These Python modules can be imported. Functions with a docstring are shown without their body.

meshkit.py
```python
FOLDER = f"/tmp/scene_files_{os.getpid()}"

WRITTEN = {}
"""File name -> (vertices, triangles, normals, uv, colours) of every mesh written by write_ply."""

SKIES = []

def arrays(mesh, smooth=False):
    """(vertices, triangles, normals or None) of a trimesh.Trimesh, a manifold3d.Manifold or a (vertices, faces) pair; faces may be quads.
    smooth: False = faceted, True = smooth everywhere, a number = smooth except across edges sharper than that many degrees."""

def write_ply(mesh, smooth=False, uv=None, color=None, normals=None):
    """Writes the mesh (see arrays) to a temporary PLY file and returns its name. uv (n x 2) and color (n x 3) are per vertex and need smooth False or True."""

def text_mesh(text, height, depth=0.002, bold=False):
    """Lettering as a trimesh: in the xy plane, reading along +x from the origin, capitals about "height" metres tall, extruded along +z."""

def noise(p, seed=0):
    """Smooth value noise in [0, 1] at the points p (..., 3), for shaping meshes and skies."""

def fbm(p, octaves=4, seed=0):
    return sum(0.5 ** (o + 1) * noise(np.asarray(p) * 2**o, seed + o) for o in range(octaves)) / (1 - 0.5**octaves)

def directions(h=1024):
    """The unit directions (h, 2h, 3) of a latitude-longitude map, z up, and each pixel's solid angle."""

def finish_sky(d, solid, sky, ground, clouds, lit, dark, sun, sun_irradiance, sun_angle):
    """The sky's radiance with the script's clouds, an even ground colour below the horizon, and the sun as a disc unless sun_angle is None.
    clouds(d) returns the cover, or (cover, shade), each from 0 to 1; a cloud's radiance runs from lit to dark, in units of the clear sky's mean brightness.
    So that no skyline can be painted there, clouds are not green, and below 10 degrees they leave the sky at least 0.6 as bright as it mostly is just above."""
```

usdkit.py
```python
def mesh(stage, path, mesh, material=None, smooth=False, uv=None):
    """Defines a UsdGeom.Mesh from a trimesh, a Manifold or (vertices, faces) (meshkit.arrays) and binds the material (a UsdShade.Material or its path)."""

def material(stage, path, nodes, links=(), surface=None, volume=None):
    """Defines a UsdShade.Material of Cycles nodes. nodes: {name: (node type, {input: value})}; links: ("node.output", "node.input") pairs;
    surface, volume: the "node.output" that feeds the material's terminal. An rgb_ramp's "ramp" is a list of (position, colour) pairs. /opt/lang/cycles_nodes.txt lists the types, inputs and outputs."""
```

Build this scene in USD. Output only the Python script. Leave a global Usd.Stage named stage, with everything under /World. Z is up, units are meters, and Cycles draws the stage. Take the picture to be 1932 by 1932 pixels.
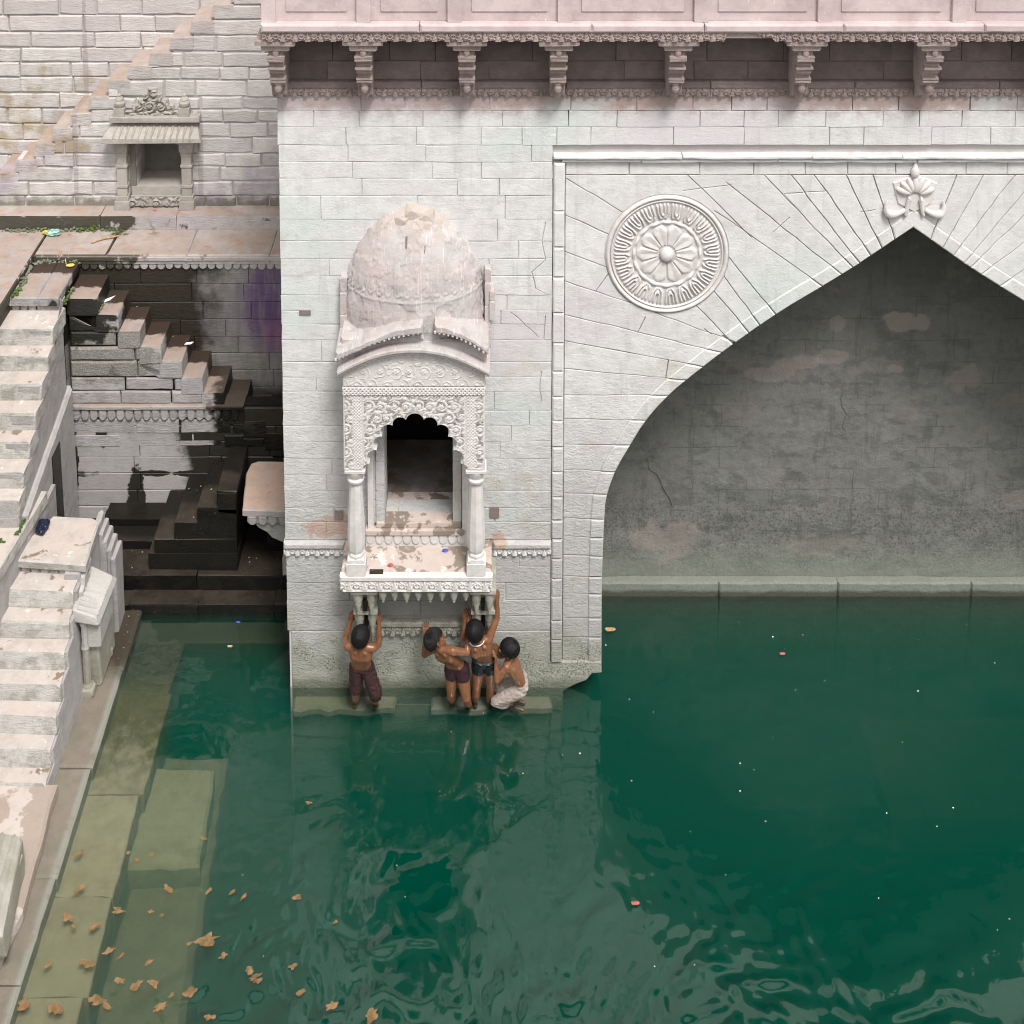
import math, random, re
import numpy as np, trimesh, manifold3d, shapely
from shapely.geometry import Polygon, LineString, Point, box as sbox
from shapely.ops import unary_union
from scipy.spatial import ConvexHull
from pxr import Usd, UsdGeom, UsdLux, UsdShade, Sdf, Gf
import usdkit, meshkit

# ------------------------------------------------------------------ stage, camera, sky, sun, exposure
stage = Usd.Stage.CreateInMemory()
UsdGeom.SetStageUpAxis(stage, 'Z'); UsdGeom.SetStageMetersPerUnit(stage, 1.0)
UsdGeom.Xform.Define(stage, '/World'); UsdGeom.Scope.Define(stage, '/World/Looks')
PITCH = 9.333
cam = UsdGeom.Camera.Define(stage, '/World/camera')
cam.AddTranslateOp().Set(Gf.Vec3d(0, -12.23, 12.15)); cam.AddRotateXOp().Set(90 - PITCH)
cam.CreateHorizontalApertureAttr(36.0); cam.CreateVerticalApertureAttr(36.0); cam.CreateFocalLengthAttr(36 * 2457 / 1932)
cam.CreateHorizontalApertureOffsetAttr((966 - 915) / 1932 * 36)
cam.CreateVerticalApertureOffsetAttr(-(966 + 453.8) / 1932 * 36)
cam.CreateClippingRangeAttr(Gf.Vec2f(0.1, 1000))
EXPOSURE = 1.3
cam.CreateExposureAttr(EXPOSURE)
SUN = np.array([0.22, -0.50, 1.0]); SUN /= np.linalg.norm(SUN)
sun_el, sun_rot = math.asin(SUN[2]), math.atan2(SUN[0], SUN[1])
dome = UsdLux.DomeLight.Define(stage, '/World/sky')
sky = usdkit.material(stage, '/World/Looks/sky', {
    's': ('sky_texture', {'sky_type': 'single_scattering', 'sun_disc': False, 'sun_elevation': sun_el, 'sun_rotation': sun_rot}),
    'tc': ('texture_coordinate', {}), 'n': ('noise_texture', {'scale': 2.2, 'detail': 5.0}),
    'bw': ('rgb_to_bw', {}), 'tint': ('mix_color', {'blend_type': 'multiply', 'fac': 1.0, 'b': (1.62, 1.58, 1.52), 'use_clamp': False}),
    'r': ('map_range', {'from_min': 0.3, 'from_max': 0.6, 'to_min': 0.82, 'to_max': 1.0, 'clamp': True}),
    'm': ('mix_color', {'use_clamp': False}), 'b': ('background_shader', {'strength': 0.105})},
    [('tc.generated', 'n.vector'), ('n.fac', 'r.value'), ('s.color', 'bw.color'), ('bw.val', 'tint.a'), ('r.result', 'm.fac'), ('s.color', 'm.a'), ('tint.result', 'm.b'), ('m.result', 'b.color')], surface='b.background')
UsdShade.MaterialBindingAPI.Apply(dome.GetPrim()).Bind(sky)
sun = UsdLux.DistantLight.Define(stage, '/World/sun')
sun.CreateIntensityAttr(0.40); sun.CreateAngleAttr(15.0); sun.CreateColorAttr(Gf.Vec3f(1, 0.965, 0.92))
sun.GetPrim().CreateAttribute('inputs:normalize', Sdf.ValueTypeNames.Bool).Set(True)
zaxis = Gf.Vec3d(*map(float, SUN)); rot = Gf.Rotation(Gf.Vec3d(0, 0, 1), zaxis)
sun.AddTransformOp().Set(Gf.Matrix4d().SetRotate(rot))

B = 0.061                       # batter: how far the masonry leans back per metre of height
rng = random.Random(7)

# ------------------------------------------------------------------ prims
used = {}
def numbered(parent, name):
    k = (parent, name); n = used.get(k, 0); used[k] = n + 1
    return f'{parent}/{name}' if n == 0 else f'{parent}/{name}_{n:03d}'
def tag(p, label=None, cat=None, group=None, kind=None):
    p = p.GetPrim() if hasattr(p, 'GetPrim') else p
    for k, v in (('label', label), ('category', cat), ('group', group), ('kind', kind)):
        if v: p.SetCustomDataByKey(k, v)
    return p
def thing(name, label, cat, loc=(0, 0, 0), group=None):
    x = UsdGeom.Xform.Define(stage, numbered('/World', name)); x.AddTranslateOp().Set(Gf.Vec3d(*loc))
    tag(x, label, cat, group); x.loc = np.array(loc, float)
    ORIGIN[str(x.GetPath())] = np.array(loc, float); return x
ORIGIN = {}
def put(parent, name, mesh, mat, smooth=False, label=None, kind=None, cat=None, group=None):
    """One Mesh prim (world coordinates given) under parent, or under /World."""
    pp = str(parent.GetPath()) if parent is not None else '/World'
    v, f = (np.array(mesh.vertices), np.array(mesh.faces)) if hasattr(mesh, 'faces') else (np.asarray(mesh[0], float), np.asarray(mesh[1]))
    u_, inv = np.unique(f, return_inverse=True); v, f = v[u_], inv.reshape(f.shape)
    root = '/'.join(pp.split('/')[:3])
    v = v - ORIGIN.get(root, np.zeros(3))
    m = usdkit.mesh(stage, numbered(pp, name), (v, f), mat, smooth=smooth)
    tag(m, label, cat, group, kind); return m

# ------------------------------------------------------------------ materials
class G:
    def __init__(s): s.nodes, s.links, s.k = {}, [], 0
    def n(s, kind, out, **inp):
        name = f'n{s.k}'; s.k += 1; d = {}
        for a, v in inp.items():
            if isinstance(v, str) and '.' in v: s.links.append((v, f'{name}.{a}'))
            else: d[a] = v
        s.nodes[name] = (kind, d); return f'{name}.{out}'
    def pos(s):
        if not hasattr(s, '_p'): s._p = s.n('geometry', 'position')
        return s._p
    def xyz(s):
        if not hasattr(s, '_x'):
            o = s.n('separate_xyz', 'x', vector=s.pos()); b = o.split('.')[0]; s._x = (o, b + '.y', b + '.z')
        return s._x
    def math(s, t, a, b=0.0, c=0.0): return s.n('math', 'value', math_type=t, value1=a, value2=b, value3=c)
    def noise(s, scale, detail=4.0, rough=0.55, stretch=None, off=(0, 0, 0), dist=0.0, vec=None):
        v = vec or s.pos()
        if stretch or any(off): v = s.n('mapping', 'vector', vector=v, scale=stretch or (1, 1, 1), location=off)
        return s.n('noise_texture', 'fac', vector=v, scale=scale, detail=detail, roughness=rough, distortion=dist)
    def ss(s, v, lo, hi, a=0.0, b=1.0): return s.n('map_range', 'result', range_type='smoothstep', value=v, from_min=lo, from_max=hi, to_min=a, to_max=b, clamp=True)
    def mix(s, f, a, b, mode='mix'): return s.n('mix_color', 'result', blend_type=mode, fac=f, a=a, b=b, use_clamp=False)
    def ramp(s, f, stops): return s.n('rgb_ramp', 'color', fac=f, ramp=stops)
    def blob(s, c, r, wob=0.5, sc=5.0, soft=0.18, seed=0.0):
        """1 inside an ellipse of world centre c and radii r (None: that axis is free), with a ragged edge."""
        x = s.xyz(); t = None
        for i in range(3):
            if r[i] is None: continue
            d = s.math('divide', s.math('subtract', x[i], c[i]), r[i]); d = s.math('multiply', d, d)
            t = d if t is None else s.math('add', t, d)
        nz = s.noise(sc, 5.0, 0.6, off=(seed, seed * 0.7, 0))
        t = s.math('add', t, s.math('multiply', s.math('subtract', nz, 0.5), wob * 8.5))
        return s.ss(t, 1 + soft, 1 - soft)
    def mx(s, a, b): return s.math('maximum', a, b)
    def mn(s, a, b): return s.math('minimum', a, b)
    def mul(s, a, b): return s.math('multiply', a, b)
def finish(g, name, col, rough=0.85, height=None, strength=0.6, dist=0.02, spec=0.3, **extra):
    nrm = {}
    if height is not None: nrm = {'normal': g.n('bump', 'normal', height=height, strength=strength, distance=dist)}
    p = g.n('principled_bsdf', 'BSDF', base_color=col, roughness=rough, specular_ior_level=spec, **nrm, **extra)
    return usdkit.material(stage, f'/World/Looks/{name}', g.nodes, g.links, surface=p)

def stone(name, light, dark, tint=(0.5, 0.42, 0.46), tread=None, strokes=1.0, rough_scale=1.0, layers=None, bump=0.6, vary=0.12, rough=0.88, mottle=0.55, low_rough=None, dist=0.03):
    """Dressed sandstone: mottled tone, bedding strokes, fine relief, tone of its own for each piece; tread = the colour of its walked-on tops."""
    g = G()
    big = g.noise(0.9, 5.0, 0.6); mid = g.noise(7.0 * rough_scale, 6.0, 0.65); fine = g.noise(55.0 * rough_scale, 4.0, 0.7)
    bed = g.noise(6.0 * rough_scale, 6.0, 0.65, stretch=(1.0, 1.0, 4.2), dist=1.3)
    ran = g.n('object_info', 'random')
    c = g.mix(g.ss(mid, 0.35, 0.68, 0, mottle), light, dark)
    c = g.mix(g.ss(big, 0.42, 0.66, 0, 0.5), c, tint)
    c = g.mix(g.ss(bed, 0.52, 0.62, 0, 0.22 * strokes), c, dark)
    if vary: c = g.mix(1.0, c, g.n('combine_color', 'color', **{k: g.n('map_range', 'result', value=ran, from_min=0, from_max=1, to_min=1 - vary * a, to_max=1 + vary * b) for k, a, b in (('r', 1.0, .7), ('g', 1.1, .6), ('b', 1.0, .7))}), 'multiply')
    c = g.mix(g.ss(fine, 0.60, 0.74, 0, 0.30), c, dark)
    if tread:
        nz = g.n('separate_xyz', 'z', vector=g.n('geometry', 'true_normal'))
        patch = g.ss(g.noise(2.3, 6.0, 0.62, off=(3, 1, 0)), 0.3, 0.62, 0.45, 1.0)
        tc = g.mix(g.ss(mid, 0.45, 0.7, 0, 0.55), tread, tuple(x * 0.72 for x in tread))
        tc = g.mix(g.ss(fine, 0.62, 0.72, 0, 0.5), tc, tuple(min(0.7, x * 1.5) for x in tread))
        c = g.mix(g.mul(g.ss(nz, 0.6, 0.95), patch), c, tc)
    rg = rough
    if layers:
        for mask, colr, r in layers(g, mid, fine):
            c = g.mix(mask, c, colr)
            rg = g.n('mix_float', 'result', fac=mask, a=rg, b=r) if r is not None else rg
    h = g.math('add', g.mul(bed, 0.55 * strokes), g.math('add', g.mul(mid, 0.5), g.mul(fine, 0.22)))
    if low_rough: h = g.math('add', h, g.mul(g.noise(16.0, 6.0, 0.7, stretch=(1, 1, 1.7), off=(3, 3, 1), dist=0.8), g.ss(g.xyz()[2], low_rough[1], low_rough[0], 0.25, 1.7)))
    return finish(g, name, c, rg, h, bump, dist, 0.25)

M = {}
def zmask(g, lo, hi, amt=0.5, sc=3.0):       # 1 below lo, 0 above hi, ragged
    z = g.xyz()[2]; n = g.noise(sc, 6.0, 0.62)
    return g.ss(g.math('add', z, g.mul(g.math('subtract', n, 0.5), amt * 2)), hi, lo)
def front_layers(g, mid, fine):
    x, y, z = g.xyz()
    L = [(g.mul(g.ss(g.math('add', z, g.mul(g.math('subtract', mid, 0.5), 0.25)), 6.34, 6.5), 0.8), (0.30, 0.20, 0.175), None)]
    hue = g.noise(0.8, 3.0, 0.5, stretch=(0.7, 1, 1.3), off=(5, 0, 9)); L.append((g.mul(g.ss(hue, 0.52, 0.66), 0.55), (0.50, 0.56, 0.55), None)); L.append((g.mul(g.ss(hue, 0.46, 0.34), 0.55), (0.54, 0.50, 0.545), None))
    st = g.noise(5.0, 7.0, 0.7, stretch=(0.6, 1, 1.4), off=(8, 0, 8)); L.append((g.mul(g.ss(st, 0.55, 0.68), 0.4), (0.40, 0.385, 0.37), None)); dr = g.noise(6.0, 5.0, 0.6, stretch=(2.2, 1, 0.16), off=(2, 0, 2)); L.append((g.mul(g.ss(dr, 0.56, 0.68), 0.28), (0.38, 0.36, 0.35), None))
    yl = g.noise(2.0, 5.0, 0.6, off=(1, 0, 4)); L.append((g.mul(g.mul(g.ss(yl, 0.55, 0.66), g.ss(z, 4.2, 3.4)), 0.5), (0.46, 0.42, 0.35), None))
    n = g.noise(3.4, 6.0, 0.65, off=(7, 0, 2)); sp = g.ss(fine, 0.48, 0.6)
    L.append((g.mul(g.ss(g.math('add', z, g.mul(g.math('subtract', n, 0.5), 2.2)), 3.2, 0.8), 0.6), (0.33, 0.325, 0.315), None))  # grey gradient towards the foot: shade of the deep well put into the colour
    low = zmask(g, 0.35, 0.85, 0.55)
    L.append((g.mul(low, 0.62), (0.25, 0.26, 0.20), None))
    L.append((g.mul(g.mul(zmask(g, 0.42, 0.85, 0.6, 4.0), sp), g.ss(n, 0.42, 0.6, 0, 0.8)), (0.07, 0.075, 0.035), None))
    L.append((g.mul(zmask(g, 0.03, 0.16, 0.10), 0.75), (0.10, 0.115, 0.075), 0.45))
    rust = g.mx(g.blob((-1.62, None, 1.86), (0.32, None, 0.13), 0.6, 9.0), g.blob((0.13, None, 1.66), (0.1, None, 0.12), 0.6, 9.0))
    L.append((g.mul(rust, 0.45), (0.42, 0.19, 0.09), None))
    return L
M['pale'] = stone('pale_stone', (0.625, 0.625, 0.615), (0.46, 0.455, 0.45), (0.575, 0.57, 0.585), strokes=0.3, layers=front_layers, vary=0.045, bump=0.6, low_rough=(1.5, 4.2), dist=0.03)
M['carved'] = stone('carved_stone', (0.61, 0.60, 0.585), (0.44, 0.42, 0.40), (0.55, 0.50, 0.49), strokes=0.25, bump=0.55, vary=0.04, rough_scale=1.5)
def damp_layers(g, mid, fine):
    n = g.noise(5.0, 6.0, 0.65, off=(2, 5, 1))
    return [(g.mul(g.ss(n, 0.4, 0.62), 0.6), (0.21, 0.215, 0.15), None), (g.mul(g.ss(fine, 0.52, 0.62), 0.6), (0.10, 0.105, 0.06), None)]
M['carved_damp'] = stone('damp_carved_stone', (0.46, 0.45, 0.41), (0.30, 0.29, 0.25), (0.40, 0.38, 0.33), strokes=0.3, layers=damp_layers, bump=0.7, vary=0.05, rough_scale=1.5)
def dome_layers(g, mid, fine):
    x, y, z = g.xyz(); n = g.noise(3.0, 5.0, 0.6)
    chalk = g.noise(9.0, 3.0, 0.5, stretch=(9.0, 1.0, 0.22), off=(1, 0, 0))
    return [(g.mul(g.ss(n, 0.38, 0.6), 0.6), (0.43, 0.355, 0.35), None), (g.mul(g.ss(chalk, 0.63, 0.68), 0.55), (0.66, 0.65, 0.64), None), (g.mul(g.ss(g.noise(6.0, 6.0, 0.65, off=(3, 3, 3)), 0.54, 0.62), 0.5), (0.30, 0.275, 0.265), None),
            (g.mul(g.ss(g.math('add', z, mid), 5.62, 5.85), 0.6), (0.42, 0.36, 0.31), None)]
M['dome'] = stone('dome_plaster', (0.47, 0.455, 0.45), (0.30, 0.275, 0.27), (0.45, 0.415, 0.415), strokes=0.25, layers=dome_layers, bump=0.7, vary=0.0)
def floor_layers(g, mid, fine):
    n = g.noise(3.6, 7.0, 0.62, off=(4, 2, 0), dist=0.4); n2 = g.noise(4.5, 6.0, 0.6, off=(9, 2, 0))
    return [(g.mul(g.ss(n, 0.51, 0.55), 0.8), (0.165, 0.13, 0.10), 0.55), (g.mul(g.ss(n2, 0.60, 0.63), 0.8), (0.62, 0.60, 0.57), None)]
M['balcony_floor'] = stone('balcony_floor', (0.50, 0.42, 0.38), (0.38, 0.31, 0.27), (0.5, 0.44, 0.42), strokes=0.2, layers=floor_layers, vary=0, bump=0.4)
def pink_layers(g, mid, fine):
    n = g.noise(2.6, 6.0, 0.62); drip = g.noise(14.0, 4.0, 0.6, stretch=(5.0, 5.0, 0.7))
    return [(g.mul(g.ss(n, 0.42, 0.62), 0.5), (0.56, 0.47, 0.46), None), (g.mul(g.ss(drip, 0.66, 0.7), 0.7), (0.68, 0.66, 0.65), None)]
M['pink'] = stone('pink_sandstone', (0.44, 0.36, 0.36), (0.34, 0.265, 0.26), (0.475, 0.425, 0.425), strokes=0.25, layers=pink_layers, bump=0.3, vary=0.06)
M['red'] = stone('red_sandstone', (0.315, 0.255, 0.24), (0.175, 0.135, 0.125), (0.30, 0.245, 0.22), strokes=1.0, bump=0.7, vary=0.12)
M['brown_band'] = stone('brown_sandstone', (0.215, 0.175, 0.162), (0.125, 0.098, 0.09), (0.19, 0.165, 0.152), strokes=1.0, bump=0.7, vary=0.16)
def plaster_layers(g, mid, fine):
    x, y, z = g.xyz()
    n = g.noise(1.5, 7.0, 0.62, off=(3, 0, 1)); grit = g.noise(34.0, 5.0, 0.7)
    up = g.ss(g.math('add', z, g.mul(g.math('subtract', n, 0.5), 2.4)), 2.4, 4.6); fl = g.noise(4.0, 7.0, 0.7, stretch=(0.6, 1, 1.2), off=(6, 0, 6)); dr = g.noise(7.0, 5.0, 0.6, stretch=(1.5, 1, 0.22), off=(2, 0, 6))  # up: darker towards the crown, shade under the arch put into the colour
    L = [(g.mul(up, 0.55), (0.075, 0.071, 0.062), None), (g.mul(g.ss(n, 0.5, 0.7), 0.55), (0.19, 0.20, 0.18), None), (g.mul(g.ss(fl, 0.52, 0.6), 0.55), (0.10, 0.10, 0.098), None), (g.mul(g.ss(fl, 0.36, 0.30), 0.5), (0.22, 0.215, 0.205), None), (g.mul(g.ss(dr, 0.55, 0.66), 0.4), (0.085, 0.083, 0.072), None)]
    bk = g.n('brick_texture', 'fac', vector=g.n('combine_xyz', 'vector', x=g.math('add', x, g.mul(n, 0.12)), y=g.math('add', z, g.mul(fl, 0.05)), z=0.0), scale=1.0, brick_width=0.62, row_height=0.27, mortar_size=0.008, mortar_smooth=0.6); L.append((g.mul(g.mul(bk, g.ss(n, 0.48, 0.56)), 0.55), (0.07, 0.07, 0.066), None)); L.append((g.mul(g.ss(g.noise(2.2, 8.0, 0.72, off=(9, 0, 1)), 0.56, 0.63), 0.5), (0.21, 0.195, 0.175), None))
    L.append((g.mul(g.mul(g.ss(grit, 0.5, 0.6), zmask(g, 0.8, 1.6, 0.6)), 0.8), (0.075, 0.078, 0.06), None))
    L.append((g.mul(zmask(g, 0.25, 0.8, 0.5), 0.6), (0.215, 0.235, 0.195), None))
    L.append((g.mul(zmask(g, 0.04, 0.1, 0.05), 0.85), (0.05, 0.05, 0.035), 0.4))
    for c, r, s, a in (((3.62, None, 2.93), (0.26, None, 0.09), 1, .6), ((3.25, None, 2.8), (0.3, None, 0.1), 2, .55), ((3.95, None, 3.02), (0.2, None, 0.09), 3, .55), ((4.75, None, 3.45), (0.30, None, 0.11), 4, .8), ((4.0, None, 3.42), (0.09, None, 0.1), 5, .5), ((4.7, None, 2.87), (0.1, None, 0.05), 6, .5), ((5.5, None, 2.75), (0.2, None, 0.16), 7, .55), ((4.8, None, 2.3), (0.2, None, 0.09), 8, .3), ((2.12, None, 0.66), (0.40, None, 0.24), 9, .55), ((3.9, None, 0.6), (0.5, None, 0.14), 10, .3), ((2.9, None, 2.35), (0.3, None, 0.1), 11, .3), ((6.3, None, 1.2), (0.25, None, 0.12), 12, .4)):
        L.append((g.mul(g.blob(c, r, 0.5, 5.0, 0.3, float(s)), a), (0.28, 0.24, 0.22), None))
    return L
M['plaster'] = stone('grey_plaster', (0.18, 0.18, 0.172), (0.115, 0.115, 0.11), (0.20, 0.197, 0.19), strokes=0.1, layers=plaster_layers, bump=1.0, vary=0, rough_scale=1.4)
M['mortar'] = stone('mortar', (0.40, 0.39, 0.37), (0.26, 0.25, 0.235), strokes=0.0, bump=0.5, vary=0)
M['dark_joint'] = stone('joint_mortar', (0.50, 0.49, 0.47), (0.40, 0.39, 0.375), strokes=0.0, bump=0.5, vary=0)
def upper_layers(g, mid, fine):
    x, y, z = g.xyz(); n = g.noise(2.2, 6.0, 0.6, off=(1, 3, 5)); n2 = g.noise(1.3, 5.0, 0.6, off=(8, 3, 5))
    L = [(g.mul(g.mul(g.ss(n2, 0.45, 0.6), g.ss(z, 5.0, 4.0)), 0.5), (0.265, 0.21, 0.30), None),
         (g.mul(g.mul(g.ss(n, 0.45, 0.62), g.blob((-6.0, None, 4.6), (0.9, None, 0.7), 0.4, 3.0)), 0.7), (0.29, 0.225, 0.13), None),
         (g.mul(g.ss(g.math('add', z, g.mul(n, 1.2)), 5.5, 6.8), 0.35), (0.42, 0.36, 0.35), None),
         (g.mul(zmask(g, 3.62, 3.80, 0.22, 6.0), 0.75), (0.09, 0.085, 0.055), None)]
    streak = g.mx(g.blob((-5.35, None, 4.8), (0.035, None, 1.8), 0.2, 2.0), g.blob((-3.72, None, 4.3), (0.04, None, 0.75), 0.2, 2.0))
    L.append((g.mul(streak, 0.45), (0.24, 0.19, 0.20), None)); return L
M['upper'] = stone('weathered_stone', (0.54, 0.525, 0.50), (0.37, 0.35, 0.325), (0.49, 0.46, 0.46), strokes=1.0, layers=upper_layers, bump=0.75, vary=0.14)
TREAD = (0.37, 0.285, 0.245)
M['upper_step'] = stone('upper_step_stone', (0.47, 0.45, 0.425), (0.34, 0.315, 0.29), tread=(0.33, 0.245, 0.20), layers=upper_layers, bump=0.8)
def step_layers(g, mid, fine):
    n = g.noise(3.1, 7.0, 0.62, off=(2, 8, 0), dist=0.5); m2 = g.noise(6.5, 6.0, 0.65, off=(5, 1, 4)); ch = g.noise(5.5, 6.0, 0.66, off=(0, 4, 4))
    nz = g.n('separate_xyz', 'z', vector=g.n('geometry', 'true_normal')); vert = g.ss(nz, 0.5, 0.2); top = g.ss(nz, 0.7, 0.9)
    return [(g.mul(g.mul(g.ss(n, 0.605, 0.635), top), 0.85), (0.185, 0.125, 0.085), 0.6),
            (g.mul(g.mul(g.ss(ch, 0.63, 0.66), top), 0.7), (0.66, 0.64, 0.61), None),
            (g.mul(g.mul(g.ss(m2, 0.46, 0.6), vert), 0.55), (0.21, 0.21, 0.17), None), (g.mul(g.mul(g.ss(fine, 0.54, 0.66), vert), 0.3), (0.15, 0.15, 0.11), None)]
M['step'] = stone('stair_stone', (0.50, 0.485, 0.46), (0.33, 0.315, 0.29), (0.43, 0.415, 0.415), tread=(0.465, 0.405, 0.37), layers=step_layers, bump=0.7, vary=0.08)
def terrace_layers(g, mid, fine):
    x, y, z = g.xyz(); n = g.noise(4.0, 6.0, 0.65, off=(2, 2, 2)); n2 = g.noise(5.0, 6.0, 0.6, off=(6, 1, 0))
    nz = g.n('separate_xyz', 'z', vector=g.n('geometry', 'true_normal')); top = g.ss(nz, 0.7, 0.9)
    left = g.ss(x, -3.9, -4.7)
    moss = g.mul(g.ss(g.math('add', n, g.mul(left, 0.25)), 0.62, 0.7), g.math('subtract', 1.0, top))
    return [(g.mul(moss, 0.9), (0.03, 0.028, 0.012), 0.6), (g.mul(g.mul(g.ss(n2, 0.55, 0.68), top), 0.6), (0.36, 0.17, 0.10), None),
            (g.mul(g.mul(g.mul(g.mul(left, g.ss(g.math('subtract', y, g.mul(n, 0.5)), 2.98, 3.1)), g.ss(g.math('add', z, g.mul(g.math('subtract', n, 0.5), 0.5)), 3.50, 3.44)), g.ss(n2, 0.53, 0.60)), 0.9), (0.045, 0.04, 0.02), 0.5)]
M['terrace'] = stone('terrace_stone', (0.42, 0.40, 0.385), (0.29, 0.265, 0.25), (0.36, 0.33, 0.37), tread=(0.325, 0.26, 0.225), layers=terrace_layers, bump=0.6, vary=0.1)
def flight_layers(g, mid, fine):
    x, y, z = g.xyz(); n = g.noise(5.0, 6.0, 0.62, off=(1, 1, 3)); n2 = g.noise(2.0, 6.0, 0.62, off=(3, 7, 2))
    nz = g.n('separate_xyz', 'z', vector=g.n('geometry', 'true_normal')); top = g.ss(nz, 0.7, 0.9)
    wet = g.ss(g.math('add', y, g.mul(g.math('subtract', n, 0.5), 0.28)), 2.50, 2.54)
    right = g.ss(g.math('add', x, g.math('add', g.mul(g.math('subtract', n, 0.5), 0.35), g.mul(g.math('subtract', mid, 0.5), 0.3))), -3.40, -3.26)
    vert = g.math('subtract', 1.0, top)
    algae = g.mul(vert, g.mx(g.blob((-5.0, None, 2.9), (0.55, None, 0.36), 0.35, 5.0), right))
    lichen = g.mul(g.mul(vert, g.ss(fine, 0.5, 0.6)), g.blob((-4.5, None, 2.45), (0.9, None, 0.42), 0.4, 3.0))
    joint = g.ss(n2, 0.62, 0.68)
    return [(g.mul(g.mul(vert, g.blob((-4.75, None, 2.5), (0.9, None, 0.4), 0.4, 2.5)), 0.7), (0.145, 0.14, 0.12), None), (g.mul(lichen, 0.55), (0.38, 0.37, 0.32), None),
            (g.mul(wet, 0.95), (0.035, 0.022, 0.016), 0.35), (g.mul(algae, 0.95), (0.012, 0.012, 0.009), 0.4), (g.mul(g.mul(right, vert), 0.95), (0.009, 0.008, 0.006), 0.35), (g.mul(g.mul(right, top), 0.95), (0.062, 0.049, 0.038), 0.35), (g.mul(g.mul(joint, vert), 0.5), (0.03, 0.028, 0.02), 0.5)]
M['flight'] = stone('side_flight_stone', (0.36, 0.352, 0.345), (0.22, 0.21, 0.20), (0.40, 0.38, 0.43), tread=(0.33, 0.25, 0.21), layers=flight_layers, bump=0.8, vary=0.1)
def dwall_layers(g, mid, fine):
    x, y, z = g.xyz(); n = g.noise(1.7, 6.0, 0.6, off=(4, 1, 3)); n2 = g.noise(6.0, 5.0, 0.6, stretch=(1.6, 1, 0.35))
    dark = g.ss(g.math('add', g.math('subtract', x, g.mul(z, 0.12)), g.mul(g.math('subtract', n, 0.5), 1.5)), -3.55, -3.95)
    pur = g.mul(g.blob((-2.62, None, 2.78), (0.42, None, 0.62), 0.12, 2.5, 0.75), g.ss(g.noise(5.0, 5.0, 0.6, stretch=(2.2, 1, 0.35)), 0.3, 0.58, 0.25, 1.0))
    low = g.ss(g.math('add', z, g.mul(n, 0.7)), 2.15, 1.85)
    return [(g.mul(g.ss(n2, 0.5, 0.64), 0.4), (0.13, 0.12, 0.10), None), (g.mul(pur, 0.8), (0.10, 0.045, 0.15), None), (g.mul(g.blob((-2.6, None, 2.35), (0.2, None, 0.2), 0.1, 4.0, 0.8), 0.5), (0.22, 0.09, 0.18), None),
            (g.mul(dark, 0.95), (0.020, 0.016, 0.009), 0.4), (g.mul(low, 0.9), (0.012, 0.010, 0.008), 0.4)]
M['dark_wall'] = stone('damp_wall_stone', (0.24, 0.235, 0.225), (0.15, 0.145, 0.135), (0.20, 0.18, 0.22), strokes=0.8, layers=dwall_layers, bump=0.8, vary=0.1)
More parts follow.
